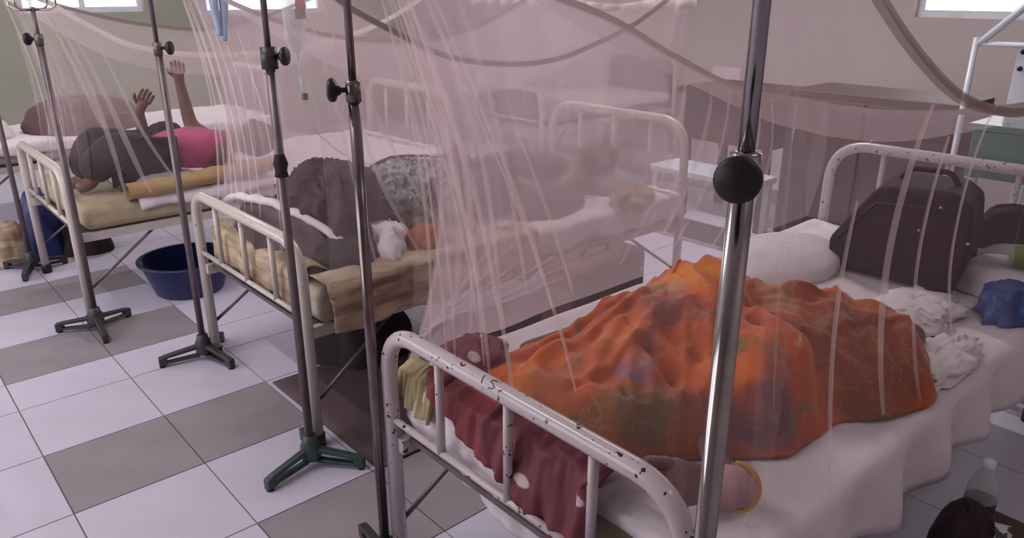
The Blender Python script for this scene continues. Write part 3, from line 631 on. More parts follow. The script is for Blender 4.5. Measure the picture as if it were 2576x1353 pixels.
# body under the shawl: pelvis, spine, head, legs folded, one foot out at the near foot corner
bj = [((1.80, 1.08, .70), .10), ((1.88, .98, .71), .09), ((1.95, .88, .71), .10), ((1.98, .80, .70), .085), ((1.99, .74, .69), .05), ((2.0, .68, .68), .075), ((1.99, .635, .675), .05),
      ((1.72, 1.12, .71), .085), ((1.45, 1.00, .71), .06), ((1.36, .93, .68), .05), ((1.26, .80, .655), .04), ((1.225, .735, .645), .034), ((1.185, .70, .640), .032), ((1.13, .685, .636), .03),
      ((1.75, 1.2, .69), .08), ((1.50, 1.26, .665), .055), ((1.3, 1.30, .65), .045), ((1.2, 1.33, .64), .035),
      ((1.9, .8, .66), .045), ((1.72, .76, .66), .04), ((1.62, .84, .65), .032)]
be = [(0,1),(1,2),(2,3),(3,4),(4,5),(5,6),(0,7),(7,8),(8,9),(9,10),(10,11),(11,12),(12,13),(0,14),(14,15),(15,16),(16,17),(3,18),(18,19),(19,20)]
bj = [((p[0], p[1], .60 + (p[2]-.60)*.55 + .01), r*.72) for p, r in bj]
mb = MB(); mb.add(*skin_mesh(bj, be))
body = mb.build('body', M['skin'], per3)
# visible foot, sole towards the viewer: heel at right, toes at left
hl = Vector((1.098, .612, .657)); fd = Vector((-.70, .714, .03)).normalized(); fn_ = Vector((-.60, -.62, .50)).normalized(); fn_ = (fn_ - fd*fn_.dot(fd)).normalized(); fw = fd.cross(fn_)
if fw.z < 0: fw = -fw
def lerp_tab(tab, q):
    for (a0, b0), (a1, b1) in zip(tab, tab[1:]):
        if q <= a1:
            t = (q-a0)/(a1-a0); t = t*t*(3-2*t); return b0 + (b1-b0)*t
    return tab[-1][1]
WT = [(0, .004), (.06, .022), (.16, .036), (.3, .040), (.5, .033), (.68, .040), (.86, .047), (.96, .043), (1.0, .030)]
TT = [(0, .004), (.06, .020), (.16, .032), (.3, .036), (.5, .028), (.75, .026), (.9, .021), (1.0, .010)]
def sole_pt(u, v):
    a = 2*PI*u; q = v; c = hl + fd*(-0.038 + 0.178*q) + fn_*(-0.014*math.sin(PI*min(1, max(0, (q-.25)/.5)))); 
    return c + fw*lerp_tab(WT, q)*math.cos(a) + fn_*lerp_tab(TT, q)*math.sin(a)
ft = MB().grid(sole_pt, 28, 40); n_heel = 28*19
# ankle running back under the shawl
ft.add(*skin_mesh([(tuple(hl + fd*.015 - fn_*.005), .030), (tuple(hl + fd*.02 + Vector((.05, .05, -.012))), .028), (tuple(hl + fd*.02 + Vector((.13, .13, -.012))), .028)], [(0,1),(1,2)], 0))
for k, (ln, rr) in enumerate(((.050, .0165), (.047, .0115), (.041, .0108), (.034, .0102), (.026, .0098))):
    b0 = hl + fd*(0.128 - 0.006*k - 0.004*(k == 4)) + fw*(0.034 - 0.0185*k) + fn_*.002
    ft.add(*skin_mesh([(tuple(b0 - fd*.012), rr*0.95), (tuple(b0 + fd*ln*.55 + fn_*.004), rr*.9), (tuple(b0 + fd*ln + fn_*.010), rr)], [(0,1),(1,2)], 0))
fo = ft.build('foot', [M['sole'], M['skin_mid']], body)
for k, p in enumerate(fo.data.polygons): p.material_index = 0 if k < n_heel else 1
fo['label'] = 'bare foot with pinkish heel'
hp = [hl + fd*0.006 - fn_*.012 + (-fd*math.cos(a)*.046 + fw*math.sin(a)*.045) for a in (-1.55 + 3.0*k/24 for k in range(25))]
MB().tube(hp, [0.002 + 0.0065*math.sin(PI*min(1, max(0, k/24)))**0.6 for k in range(25)], 10).build('trouser_hem', M['yellow_trim'], per3)

# cloths heaped at the foot end of the nearest bed
def hang(name, y0, y1, x, ztop, prof, m, label, cat, seed, over=0.10, amp=0.016, thick=0.005):
    """cloth lying over the mattress edge and hanging down at the foot end; prof(s) = hanging length"""
    def fn(s, t):
        y = y0 + (y1-y0)*s; Lh = prof(s); d = t*(over + Lh)
        w_ = amp*(nz(s*7+seed, d*5, 1) + 0.7*nz(s*16, d*9+seed, 2))
        if d < over: return (x + over - d, y + w_*0.4, ztop + abs(w_)*0.9 + 0.012*math.sin(PI*d/over))
        e = d - over; return (x - 0.012 - 0.02*min(1, e*10) + w_, y + 0.10*e*0, ztop - e)
    return tag(MB().grid(fn, 44, 34).build(name, m, None, thick=thick), label, cat)
hang('hanging_sheet', 0.86, 1.46, 0.965, 0.601, lambda s: 0.255 - 0.15*s**1.4, M['sheet'], 'pale sheet end hanging behind the foot rail of the nearest bed', 'sheet', 3, over=0.06)
hang('red_cloth', 1.03, 1.385, 0.950, 0.628, lambda s: 0.13 - 0.11*s**1.3, M['red'], 'crumpled red cloth behind the first spindle of the nearest bed', 'cloth', 11, amp=0.02)
hang('spotted_cloth', 0.80, 1.13, 0.935, 0.640, lambda s: 0.20 - 0.13*s**1.4 - 0.05*(1-s)**6, M['maroon'], 'maroon cloth with white spots hanging between the spindles of the nearest bed', 'cloth', 21, amp=0.022)
def heap(name, c, rx, ry, h, m, label, cat, seed, rough=0.3, parent=None, n=40, rot=0.0, fr=4.0, group=None):
    """rounded crumpled bundle resting at c (base centre)"""
    def fn(u, v):
        a = 2*PI*u; p = PI/2*v; r = math.cos(p)**0.6 if v < 1 else 0.0
        k = 1 + rough*(nz(math.cos(a)*fr*.5+seed, math.sin(a)*fr*.5, v*2) + 0.5*nz(math.cos(a)*fr+seed, math.sin(a)*fr, v*fr))
        k2 = 1 - 0.5*rough*abs(nz(math.cos(a)*fr+seed, v*fr*1.5, 3))
        x, y = rx*r*math.cos(a)*k, ry*r*math.sin(a)*k
        return (c[0] + x*math.cos(rot) - y*math.sin(rot), c[1] + x*math.sin(rot) + y*math.cos(rot), c[2] + h*math.sin(p)*k2)
    o = MB().grid(fn, n, n//2).build(name, m, parent)
    return tag(o, label, cat, group) if not parent else o
hang('yellow_quilt', 1.34, 1.50, 0.955, 0.612, lambda s: 0.085 + 0.01*math.sin(s*5), M['quilt'], 'yellowish folded quilt end at the far foot corner of the nearest bed', 'quilt', 41, over=0.05)
heap('spotted_bundle', (1.10, 1.37, 0.605), .085, .10, .085, M['maroon'], 'small plum spotted bundle at the far foot corner of the nearest bed', 'cloth', 31, 0.35)

# ------------------------------------------------------------------ things on and by the nearest bed
S = empty('travel_bag', (2.62, 0.95, 0.60), 'black soft travel bag standing at the head of the nearest bed', 'bag')
prof = [(1.165, 0.605), (1.175, 0.70), (1.04, 0.905), (1.0, 0.925), (0.80, 0.935), (0.745, 0.90), (0.725, 0.76), (0.755, 0.605)]
V = [(2.52 + dx, y + dy, z) for dx, dy in ((0, 0), (0.26, 0.05)) for y, z in prof]; n = len(prof)
MB().add(V, [tuple(range(n))[::-1], tuple(range(n, 2*n))] + [(i, (i+1) % n, n+(i+1) % n, n+i) for i in range(n)]).build('bag_body', M['suitcase'], S, bevel=0.02)
MB().tube(arc_path([(2.64, 1.02, .905), (2.64, .99, .965), (2.64, .86, .97), (2.64, .83, .925)], .02), .009, 8).build('handle', M['suitcase'], S)
MB().tube([(2.512, 1.14, .715), (2.512, 1.03, .86), (2.512, .78, .885)], .004, 6).build('zip', M['black'], S)
for y, z in ((0.83, 0.885), (0.88, 0.80), (0.735, 0.79)): MB().lathe((2.508, y, z), (-1, 0, 0), [(0.006, 0), (0.006, 0.004), (0, 0.005)], 10).build('buckle', M['steel'], S)
Bt = empty('soft_drink_bottle', (2.5, 0.66, 0.66), 'clear plastic drink bottle with green liquid lying by the black travel bag', 'bottle')
ax = Vector((0.45, -0.89, 0)).normalized(); c0 = Vector((2.63, 0.755, 0.735))
MB().lathe(c0, ax, [(0.013, 0), (0.013, 0.03), (0.03, 0.06), (0.036, 0.09), (0.036, 0.24), (0.03, 0.26), (0, 0.262)], 20).build('bottle_body', M['clear'], Bt)
MB().lathe(c0, ax, [(0, -0.012), (0.015, -0.012), (0.015, 0.012), (0.013, 0.013)], 16).build('cap', M['black'], Bt)
MB().lathe(c0, ax, [(0.0365, 0.11), (0.0368, 0.2)], 20).build('label', M['green_label'], Bt)
heap('bundle_of_clothes', (2.74, 0.69, 0.60), .14, .13, .10, M['sheet'], 'white pillow under the drink bottle at the head of the nearest bed', 'pillow', 5, 0.12)
heap('blue_polythene_bag', (2.52, 0.60, 0.60), .12, .075, .10, M['blue_bag'], 'blue polythene bag at the near edge of the nearest bed', 'bag', 15, 0.35)
heap('dark_shawl', (2.93, 0.72, 0.60), .10, .14, .24, M['dark_cloth'], 'dark cloth bundle behind the drink bottle', 'cloth', 17, 0.3)
heap('white_wrap', (2.0, 0.60, 0.60), .20, .075, .055, M['sheet'], 'rumpled white wrap beside the sleeper’s shawl near the bed edge', 'cloth', 23, 0.4, fr=7)
heap('white_wrap', (2.3, 0.78, 0.60), .17, .12, .06, M['sheet'], 'rumpled white wrap between the orange shawl and the black travel bag', 'cloth', 27, 0.4, fr=7)
heap('pillow', (2.44, 1.29, 0.60), .28, .19, .075, M['sheet'], 'white pillow behind the orange shawl at the far head corner', 'pillow', 33, 0.08)
# stool with a black bag and a bottle beside the nearest bed
T = empty('bedside_stool', (1.80, 0.33, 0), 'low dark stool beside the nearest bed', 'stool')
MB().box((1.55, 0.20, 0.215), (2.05, 0.455, 0.24)).build('stool_top', M['wood'], T, bevel=0.006)
for x in (1.58, 2.02):
    for y in (0.23, 0.425): MB().box((x-.015, y-.015, 0), (x+.015, y+.015, 0.215)).build('leg', M['wood'], T, False)
Bb = empty('shoulder_bag', (1.68, 0.36, 0.24), 'black shoulder bag with a printed pale strap under the edge of the nearest bed', 'bag')
heap('bag_body', (1.70, 0.385, 0.241), .11, .065, .20, M['suitcase'], None, None, 3, 0.15, parent=Bb)
def strap(u, v):
    a = PI*u; return (1.80 - 0.20*u + 0.012*(v-.5), 0.325 + 0.02*math.cos(a) - 0.03*v, 0.33 + 0.10*math.sin(a)**0.8 - 0.03*u + 0.0*v)
MB().grid(strap, 30, 2).build('strap', M['strap'], Bb, thick=0.003)
Wb = empty('water_bottle', (1.88, 0.405, 0.24), 'clear water bottle with dark label beside the black shoulder bag', 'bottle')
MB().lathe((1.88, 0.405, 0.241), (0, 0, 1), [(0, 0), (0.032, 0), (0.034, 0.01), (0.034, 0.15), (0.03, 0.17), (0.014, 0.20), (0.012, 0.215)], 24).build('bottle_body', M['clear'], Wb)
MB().lathe((1.88, 0.405, 0.241), (0, 0, 1), [(0.0345, 0.06), (0.0348, 0.12)], 24).build('label', M['cola'], Wb)
MB().lathe((1.88, 0.405, 0.451), (0, 0, 1), [(0.0145, 0), (0.0145, 0.016), (0, 0.017)], 16).build('cap', M['white_paint'], Wb)

# pen marks on the chipped rail: "15"
def ink_line(pts, name='pen_mark'):
    return MB().tube(pts, 0.0011, 6).build(name, M['ink'], bed3)
def rail_pt(y, a): return (0.90 - 0.0212*math.sin(a), y, 0.745 + 0.0212*math.cos(a))
ink_line([rail_pt(1.098, 0.15), rail_pt(1.096, 0.6), rail_pt(1.092, 1.05)])
ink_line([rail_pt(1.058, 0.05), rail_pt(1.070, 0.1), rail_pt(1.073, 0.4), rail_pt(1.064, 0.55), rail_pt(1.055, 0.75), rail_pt(1.058, 1.0), rail_pt(1.07, 1.1)])

# ------------------------------------------------------------------ people on the other beds
def person(label, loc, J, E, radii, garments, head, hair_m, face_dir, up_dir, scarf=None):
    Pn = empty('person', loc, label, 'person')
    names = list(J); ix = {n_: k for k, n_ in enumerate(names)}
    mb = MB(); V, Fc = skin_mesh([(J[n_], radii[n_]) for n_ in names], [(ix[a], ix[b]) for a, b in E], ix['pelvis']); mb.add(V, Fc)
    # head
    f = Vector(face_dir).normalized(); u = Vector(up_dir).normalized(); u = (u - f*u.dot(f)).normalized(); r = u.cross(f); c = Vector(head)
    def hd(s, t):
        a = 2*PI*s; p = PI*(t-0.5); x = math.cos(p)*math.cos(a); y = math.cos(p)*math.sin(a); z = math.sin(p)
        taper = 1 - 0.22*max(0, -z)
        nose = 0.022*math.exp(-((y/0.16)**2 + ((z+0.12)/0.2)**2)) if x > 0 else 0
        eye = -0.008*(math.exp(-(((abs(y)-0.36)/0.14)**2 + ((z-0.06)/0.12)**2))) if x > 0 else 0
        mouth = 0.006*math.exp(-((y/0.3)**2 + ((z+0.5)/0.08)**2)) if x > 0 else 0
        return c + f*(x*0.093*taper + nose + eye + mouth) + r*(y*0.074*taper) + u*(z*0.115)
    mb.add(*(lambda g: (g.v, g.f))(MB().grid(hd, 36, 24)))
    for s in (-1, 1): mb.lathe(c + r*s*0.072 - f*0.008, r*s, [(0.024, -0.004), (0.028, 0.004), (0.022, 0.012), (0.008, 0.008), (0, 0.006)], 12)
    for hand in ('l', 'r'):
        if 'wrist_'+hand not in J or 'palm_'+hand not in J: continue
        wv = Vector(J['wrist_'+hand]); pv = Vector(J['palm_'+hand]); d = (pv-wv).normalized(); sd = d.cross(Vector((0.3, 0.8, 0.2))).normalized(); nn = d.cross(sd)
        for k, ln in enumerate((0.062, 0.072, 0.066, 0.052)):
            b0 = pv + sd*(0.030 - 0.020*k); m1 = b0 + d*ln*0.5 + nn*0.006; e = b0 + d*ln*0.85 + nn*0.03
            mb.add(*skin_mesh([(tuple(b0 - d*0.02), .009), (tuple(m1), .0088), (tuple(e), .0078)], [(0,1),(1,2)], 0))
        b0 = wv + d*0.03 + sd*0.028
        mb.add(*skin_mesh([(tuple(b0 - sd*0.012), .010), (tuple(b0 + d*0.028 + sd*0.02), .0098), (tuple(b0 + d*0.055 + sd*0.028 + nn*0.012), .0085)], [(0,1),(1,2)], 0))
    mb.build('body', M['skin'], Pn)
    def hr(s, t):
        a = 2*PI*s; p = PI*(t-0.5); x = math.cos(p)*math.cos(a); y = math.cos(p)*math.sin(a); z = math.sin(p)
        k = 1.06 + 0.05*nz(a*3, p*6); cut = 0.86 if (x > 0.25 and z < 0.55) else 1.0
        return c + (f*(x*0.093*k - 0.008) + r*(y*0.074*k) + u*(z*0.115*k + 0.004)) * 1.0 if cut == 1.0 else c + f*(x*0.06) + r*(y*0.06) + u*(z*0.1)
    MB().grid(hr, 36, 24).build('hair', hair_m, Pn)
    for gname, gm, gj, ge, add in garments:
        k2 = {n_: k for k, n_ in enumerate(gj)}
        V, Fc = skin_mesh([(J[n_], radii[n_] + add) for n_ in gj], [(k2[a], k2[b]) for a, b in ge], 0)
        V2 = []
        for p in V:
            q = Vector(p); w_ = 0.012*nz(q.x*14, q.y*14, q.z*14) + 0.010*abs(nz(q.x*6, q.y*22, q.z*20)); V2.append((q.x + w_*0.5, q.y + w_*0.5, q.z + w_))
        MB().add(V2, Fc).build(gname, gm, Pn)
    return Pn
RAD = dict(pelvis=.115, belly=.105, chest=.115, neck=.05, shoulder_l=.06, shoulder_r=.06, elbow_l=.042, elbow_r=.042, wrist_l=.027, wrist_r=.027, palm_l=.034, palm_r=.034,
           hip_l=.085, hip_r=.085, knee_l=.06, knee_r=.06, shin_l=.05, shin_r=.05, ankle_l=.036, ankle_r=.036, toe_l=.03, toe_r=.03, headb=.06)
EDG = [('pelvis','belly'),('belly','chest'),('chest','neck'),('neck','headb'),('chest','shoulder_l'),('chest','shoulder_r'),('shoulder_l','elbow_l'),('shoulder_r','elbow_r'),('elbow_l','wrist_l'),('elbow_r','wrist_r'),('wrist_l','palm_l'),('wrist_r','palm_r'),
       ('pelvis','hip_l'),('pelvis','hip_r'),('hip_l','knee_l'),('hip_r','knee_r'),('knee_l','shin_l'),('knee_r','shin_r'),('shin_l','ankle_l'),('shin_r','ankle_r'),('ankle_l','toe_l'),('ankle_r','toe_r')]
TOP = (['pelvis','belly','chest','shoulder_l','shoulder_r'], [('pelvis','belly'),('belly','chest'),('chest','shoulder_l'),('chest','shoulder_r')])
LEG = (['pelvis','hip_l','hip_r','knee_l','knee_r','shin_l','shin_r'], [('pelvis','hip_l'),('pelvis','hip_r'),('hip_l','knee_l'),('hip_r','knee_r'),('knee_l','shin_l'),('knee_r','shin_r')])
J1 = dict(pelvis=(1.20, 4.16, .67), belly=(1.32, 4.15, .70), chest=(1.48, 4.16, .72), neck=(1.66, 4.20, .71), headb=(1.75, 4.22, .71),
          shoulder_l=(1.54, 4.02, .69), shoulder_r=(1.50, 4.33, .71), elbow_l=(1.50, 4.42, .80), elbow_r=(1.26, 4.46, .69), wrist_l=(1.49, 4.47, 1.03), wrist_r=(1.245, 4.44, .90), palm_l=(1.488, 4.46, 1.10), palm_r=(1.28, 4.42, .965),
          hip_l=(1.17, 4.10, .67), hip_r=(1.15, 4.26, .67), knee_l=(1.02, 4.12, .79), knee_r=(0.97, 4.26, .81), shin_l=(0.93, 4.17, .70), shin_r=(0.91, 4.27, .72), ankle_l=(0.89, 4.17, .61), ankle_r=(.88, 4.27, .61), toe_l=(.82, 4.16, .595), toe_r=(.81, 4.28, .595))
R1 = dict(RAD); R1.update(knee_l=.075, knee_r=.075, hip_l=.10, hip_r=.10, shin_l=.06, shin_r=.06)
person('person in a pink shirt and dark trousers lying with knees bent and forearms raised', (1.3, 4.2, .57), J1, EDG, R1,
       [('shirt', M['pink'], *TOP, .055), ('trousers', M['dark_cloth'], LEG[0] + ['ankle_l', 'ankle_r'], LEG[1] + [('shin_l', 'ankle_l'), ('shin_r', 'ankle_r')], .034)], (1.79, 4.23, .72), M['hair'], (0, 0, 1), (1, 0, 0))
J2 = dict(pelvis=(2.12, 2.62, .70), belly=(2.28, 2.60, .71), chest=(2.48, 2.56, .72), neck=(2.63, 2.53, .72), headb=(2.72, 2.51, .73),
          shoulder_l=(2.52, 2.40, .70), shoulder_r=(2.52, 2.73, .70), elbow_l=(2.30, 2.36, .65), elbow_r=(2.32, 2.80, .66), wrist_l=(2.16, 2.50, .74), wrist_r=(2.15, 2.68, .77), palm_l=(2.10, 2.55, .77), palm_r=(2.09, 2.66, .78),
          hip_l=(2.06, 2.53, .69), hip_r=(2.06, 2.71, .69), knee_l=(1.70, 2.54, .76), knee_r=(1.72, 2.70, .79), shin_l=(1.55, 2.54, .70), shin_r=(1.56, 2.70, .71), ankle_l=(1.42, 2.54, .63), ankle_r=(1.43, 2.71, .63), toe_l=(1.37, 2.53, .65), toe_r=(1.37, 2.71, .66))
R2 = dict(RAD)
person('person in a brown top lying on the middle bed, head at the far end', (2.1, 2.6, .58), J2, EDG, R2,
       [('blouse', M['plum'], *TOP, .022), ('skirt', M['plum'], *LEG, .03)], (2.77, 2.50, .745), M['hair'], (0.2, -0.5, 1), (1, -0.1, 0))

# ------------------------------------------------------------------ things on the middle bed
heap('patterned_blanket', (1.72, 2.55, 0.585), .25, .24, .29, M['floral'], 'grey and green floral blanket heaped over the legs on the middle bed', 'blanket', 41, 0.36, n=70, fr=6.0)
heap('dark_bundle', (1.37, 2.60, 0.585), .19, .25, .33, M['maroon_dark'], 'dark plum bundle of clothes near the foot of the middle bed', 'cloth', 43, 0.42, n=80, fr=7.0)
heap('orange_cloth', (1.60, 2.30, 0.585), .085, .07, .10, M['orange_cloth'], 'small orange cloth at the near side of the middle bed', 'cloth', 45, 0.35)
heap('grey_pillow', (1.20, 2.72, 0.585), 0.12, .33, .17, M['plum_grey'], 'grey pillow with white edging against the foot rail of the middle bed', 'pillow', 47, 0.12)
def ridge(u, v):
    y = 3.03 - 0.72*u; x = 1.13 + 0.16*u*u; z = 0.60 + 0.165*math.sin(PI*(0.18 + 0.8*u))**0.6 + 0.012*nz(u*9, 2)
    a = 2*PI*v; r = 0.016 + 0.010*abs(nz(u*7, 5)); return (x + r*math.cos(a), y + 0.0, z + r*math.sin(a))
tag(MB().grid(ridge, 50, 10).build('white_scarf', M['sheet'], None), 'white twisted cloth edge along the grey pillow of the middle bed', 'cloth')
heap('folded_cloth', (1.30, 2.38, 0.585), .13, .12, .10, M['dark_cloth'], 'dark cloth lying near the front foot corner of the middle bed', 'cloth', 53, 0.25)
heap('white_cloth', (1.44, 2.36, 0.585), .10, .12, .13, M['sheet'], 'white crumpled cloth beside the dark bundle on the middle bed', 'cloth', 55, 0.4)
Bx = empty('open_carton', (1.74, 2.28, 0.585), 'small beige folded carton beside the orange cloth on the middle bed', 'carton')
MB().obox((1.72, 2.29, .645), (.012, -.05, -.045), (.05, .02, 0), (.002, .002, .004)).build('flap', M['sheet_cream'], Bx, False)
MB().obox((1.68, 2.33, .685), (.03, .035, .004), (.01, -.01, .02), (.002, .002, -.003)).build('flap', M['sheet_cream'], Bx, False)
heap('pillow', (2.82, 2.52, 0.585), .17, .24, .09, M['grey_cloth'], 'grey pillow under the head on the middle bed', 'pillow', 57, 0.1)
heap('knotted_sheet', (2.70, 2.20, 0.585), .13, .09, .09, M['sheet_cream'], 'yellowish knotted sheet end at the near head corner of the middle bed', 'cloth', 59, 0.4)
heap('brown_wrap', (2.30, 2.36, 0.585), .20, .10, .13, M['plum'], 'brown wrap beside the sleeper on the middle bed', 'cloth', 61, 0.2)
# blanket hanging over the near side of the middle bed
def side_cloth(u, v):
    x = 1.10 + 0.95*u; d = v*0.34
    z = 0.60 if d < 0.12 else 0.60 - (d-0.12)*(0.75 + 0.25*nz(u*5, 3)); y = 2.30 - min(d, 0.12) - 0.012 - (0.03*min(1, max(0, d-.12)*8)) + 0.02*nz(u*13, v*3, 2) - 0.03*abs(nz(u*3, v*9, 8)) - 0.012*abs(nz(u*6, v*20, 4))
    return (x, y, z + 0.010*abs(nz(u*9, v*8, 6)))
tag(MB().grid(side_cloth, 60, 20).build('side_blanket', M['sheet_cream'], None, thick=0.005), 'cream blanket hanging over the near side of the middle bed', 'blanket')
def foot_cloth(u, v):
    y = 2.30 + 0.76*u; d = v*0.26
    z = 0.60 + 0.03*math.sin(PI*min(1, d/.12)) if d < .12 else 0.60 - (d-.12)*(0.9+0.3*nz(u*6, 1)); x = 1.19 - min(d, .12) - 0.01 + 0.014*nz(u*14, v*3, 2)
    return (x, y, z)
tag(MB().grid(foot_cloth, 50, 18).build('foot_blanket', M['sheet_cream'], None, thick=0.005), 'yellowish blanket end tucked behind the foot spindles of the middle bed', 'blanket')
heap('brown_bag', (1.55, 2.75, 0.0), .22, .20, .30, M['dark_cloth'], 'dark cloth bag on the floor under the middle bed', 'bag', 63, 0.2)
# olive blanket edge on the pink sleeper's bed
def roll(u, v):
    x = 0.98 + 0.75*u; y = 3.90 + 0.02*nz(u*6, 3); a = 2*PI*v; r = 0.045 + 0.012*nz(u*8, math.cos(a), 4)
    return (x, y + r*math.cos(a)*1.1, 0.60 + 0.035*u + r*math.sin(a)*0.9)
tag(MB().grid(roll, 40, 14).build('olive_blanket', mat('olive_blanket_wool', (0.40, 0.33, 0.15), 0.9, c2=(0.42, 0.22, 0.10), scale=7, bump=0.4, bscale=30), None), 'rolled olive and rust blanket along the near edge of the pink shirted sleeper’s bed', 'blanket')
heap('grey_shirt', (1.22, 3.99, 0.575), .17, .07, .08, M['grey_cloth'], 'dark grey folded garment by the knees of the pink shirted sleeper', 'cloth', 65, 0.3)
heap('white_cloth', (1.28, 4.07, 0.575), .18, .09, .10, M['sheet'], 'white cloth beneath the knees of the pink shirted sleeper', 'cloth', 67, 0.2)
heap('dark_headscarf', (1.42, 4.62, 0.575), .13, .12, .23, M['dark_cloth'], 'dark bundle behind the raised arm of the pink shirted sleeper', 'cloth', 69, 0.2)

# ------------------------------------------------------------------ on the floor
bs = MB(); c = (1.24, 4.02, 0.0)
bs.lathe(c, (0, 0, 1), [(0, 0.004), (0.155, 0.004), (0.165, 0.0), (0.172, 0.006), (0.225, 0.17), (0.242, 0.175), (0.243, 0.185), (0.222, 0.185), (0.166, 0.016), (0, 0.014)], 48)
tag(bs.build('wash_basin', M['blue'], None), 'dark blue plastic basin on the floor under the bed of the pink shirted sleeper', 'basin')
Sb = empty('floor_suitcase', (2.2, 1.95, 0), 'brown case standing on the floor between the nearest and middle beds', 'suitcase')
MB().box((1.93, 1.84, 0.03), (2.37, 2.02, 0.535)).build('case_body', M['brown_box'], Sb, bevel=0.03)
MB().tube(arc_path([(2.08, 1.93, .53), (2.08, 1.93, .57), (2.22, 1.93, .57), (2.22, 1.93, .53)], .02), .008, 8).build('handle', M['black'], Sb)
for x in (1.98, 2.32):
    for y in (1.87, 1.99): MB().lathe((x, y-0.012, 0.02), (0, 1, 0), [(0, 0), (0.02, 0), (0.02, 0.024), (0, 0.024)], 14).build('wheel', M['black'], Sb)
def fpatch(u, v): return (1.105 + 1.5*u, 1.93 + 0.80*v, 0.006 + 0.004*nz(u*6, v*4, 3))  # thin dark layer over the tiles between nearest and middle beds
tag(MB().grid(fpatch, 30, 20).build('dark_floor_patch', M['dark_patch'], None, thick=0.005), 'dark mauve patch on the floor beside the middle bed', 'mat')
heap('white_plastic_bag', (2.62, 1.80, 0.0), .15, .14, .34, M['sheet'], 'white plastic bag on the floor behind the orange covered sleeper', 'bag', 71, 0.3)
heap('grey_bag', (2.42, 1.60, 0.0), .10, .08, .44, M['grey_cloth'], 'grey bundle on the floor behind the orange shawl', 'bag', 73, 0.2)

# ------------------------------------------------------------------ hanging drip bags
def drip(loc, label, tag_cols, tube_pts):
    D = empty('drip_bag', loc, label, 'drip bag')
    x, y, z = loc
    prof = [(0.0, 0.0), (0.018, 0.004), (0.036, 0.03), (0.040, 0.06), (0.040, 0.15), (0.034, 0.18), (0.012, 0.20), (0.010, 0.22)]
    o = MB().lathe((x, y, z), (0, 0, 1), prof, 20); o.v = [(x + (p[0]-x)*1.0, y + (p[1]-y)*0.6, p[2]) for p in o.v]; o.build('bag_body', M['clear'], D)
    MB().tube([(x, y, z + .2), (x, y + .0, 2.08)], 0.0015, 6).build('hanger', M['steel'], D)
    MB().tube([(x, y, z - .03), (x, y, z)], 0.006, 8).build('spike', M['clear'], D)
    MB().lathe((x + .01, y, z - .14), (0, 0, 1), [(0, 0), (0.009, 0.004), (0.010, 0.05), (0.004, 0.06)], 12).build('drip_chamber', M['clear'], D)
    MB().tube([(x, y, z-.03), (x + .006, y, z - .085)], 0.0022, 6).build('tube', M['clear'], D)
    MB().tube(spline([(x + .01, y, z-.14)] + tube_pts, 40), 0.0022, 6).build('tube', M['clear'], D)
    MB().obox((x + .013, y, z - .155), (.010, 0, 0), (0, .008, 0), (0, 0, .012)).build('clamp', M['green_label'], D, False)
    for k, c in enumerate(tag_cols): MB().obox((x + .015 - .004*k, y - .03, z + .165 - .035*k), (.022, .005, 0), (0, .0015, 0), (0, 0, .0175)).build('tag', M[c], D, False)
    return D
drip((1.285, 2.60, 1.31), 'clear drip bag with a red and green tag hanging inside the middle net', ['sticker_red', 'sticker_green'], [(1.31, 2.6, 1.10), (1.36, 2.62, 1.0), (1.6, 2.66, .85), (2.1, 2.66, .80)])
drip((0.745, 3.95, 1.47), 'clear drip bag hanging beside the stand of the pink shirted sleeper', [], [(0.76, 3.95, 1.27), (0.80, 3.97, 1.1), (1.0, 4.2, .95), (1.24, 4.44, .9)])
G = empty('rubber_gloves', (1.21, 3.05, 1.35), 'pair of light blue rubber gloves hanging above the middle bed', 'gloves')
for x, l, dx in ((1.185, .15, .01), (1.225, .17, -.015)):
    MB().tube(spline([(x, 3.05, 1.62), (x, 3.05, 1.50), (x + dx*.3, 3.05, 1.43), (x + dx, 3.05, 1.5 - l)], 14), [0.026 - 0.0012*k for k in range(15)], 10).build('glove', M['light_blue'], G)
MB().tube([(1.2, 3.06, 1.60), (1.1, 3.10, 2.0)], .002, 6).build('string', M['sheet'], G)

# ------------------------------------------------------------------ back of the ward
K = empty('wooden_cupboard', (4.7, 1.5, 0), 'low dark brown wooden cupboard behind the head of the nearest bed', 'cupboard')
MB().box((4.45, 1.47, 0), (4.95, 2.45, 0.945)).build('carcass', M['wood'], K, bevel=0.008)
for k in range(2):
    y0 = 1.49 + 0.48*k
    d_ = MB().box((4.43, y0, 0.06), (4.45, y0 + 0.46, 0.90)).build('door', M['wood'], K, bevel=0.004)
    MB().tube([(4.425, y0 + .4, .62), (4.41, y0 + .4, .64), (4.41, y0 + .4, .70), (4.425, y0 + .4, .72)], .006, 8).build('handle', M['steel'], d_)
Dk = empty('wooden_desk', (4.6, 2.85, 0), 'dark wooden desk beyond the gangway, beside the cupboard', 'desk')
MB().box((4.35, 2.48, 0.86), (4.95, 3.22, 0.90)).build('desk_top', M['wood'], Dk, bevel=0.005)
MB().box((4.40, 2.52, 0.55), (4.90, 3.18, 0.86)).build('drawer_case', M['wood'], Dk, False)
for x in (4.42, 4.88):
    for y in (2.54, 3.16): MB().box((x-.025, y-.025, 0), (x+.025, y+.025, .55)).build('leg', M['wood'], Dk, False)
Wn = empty('white_bench', (4.15, 2.75, 0), 'low white bench in front of the wooden desk', 'bench')
MB().box((3.95, 2.35, .40), (4.25, 3.1, .44)).build('bench_top', M['white_paint'], Wn, bevel=0.006)
for x in (3.98, 4.22):
    for y in (2.39, 3.06): MB().box((x-.02, y-.02, 0), (x+.02, y+.02, .40)).build('leg', M['white_paint'], Wn, False)
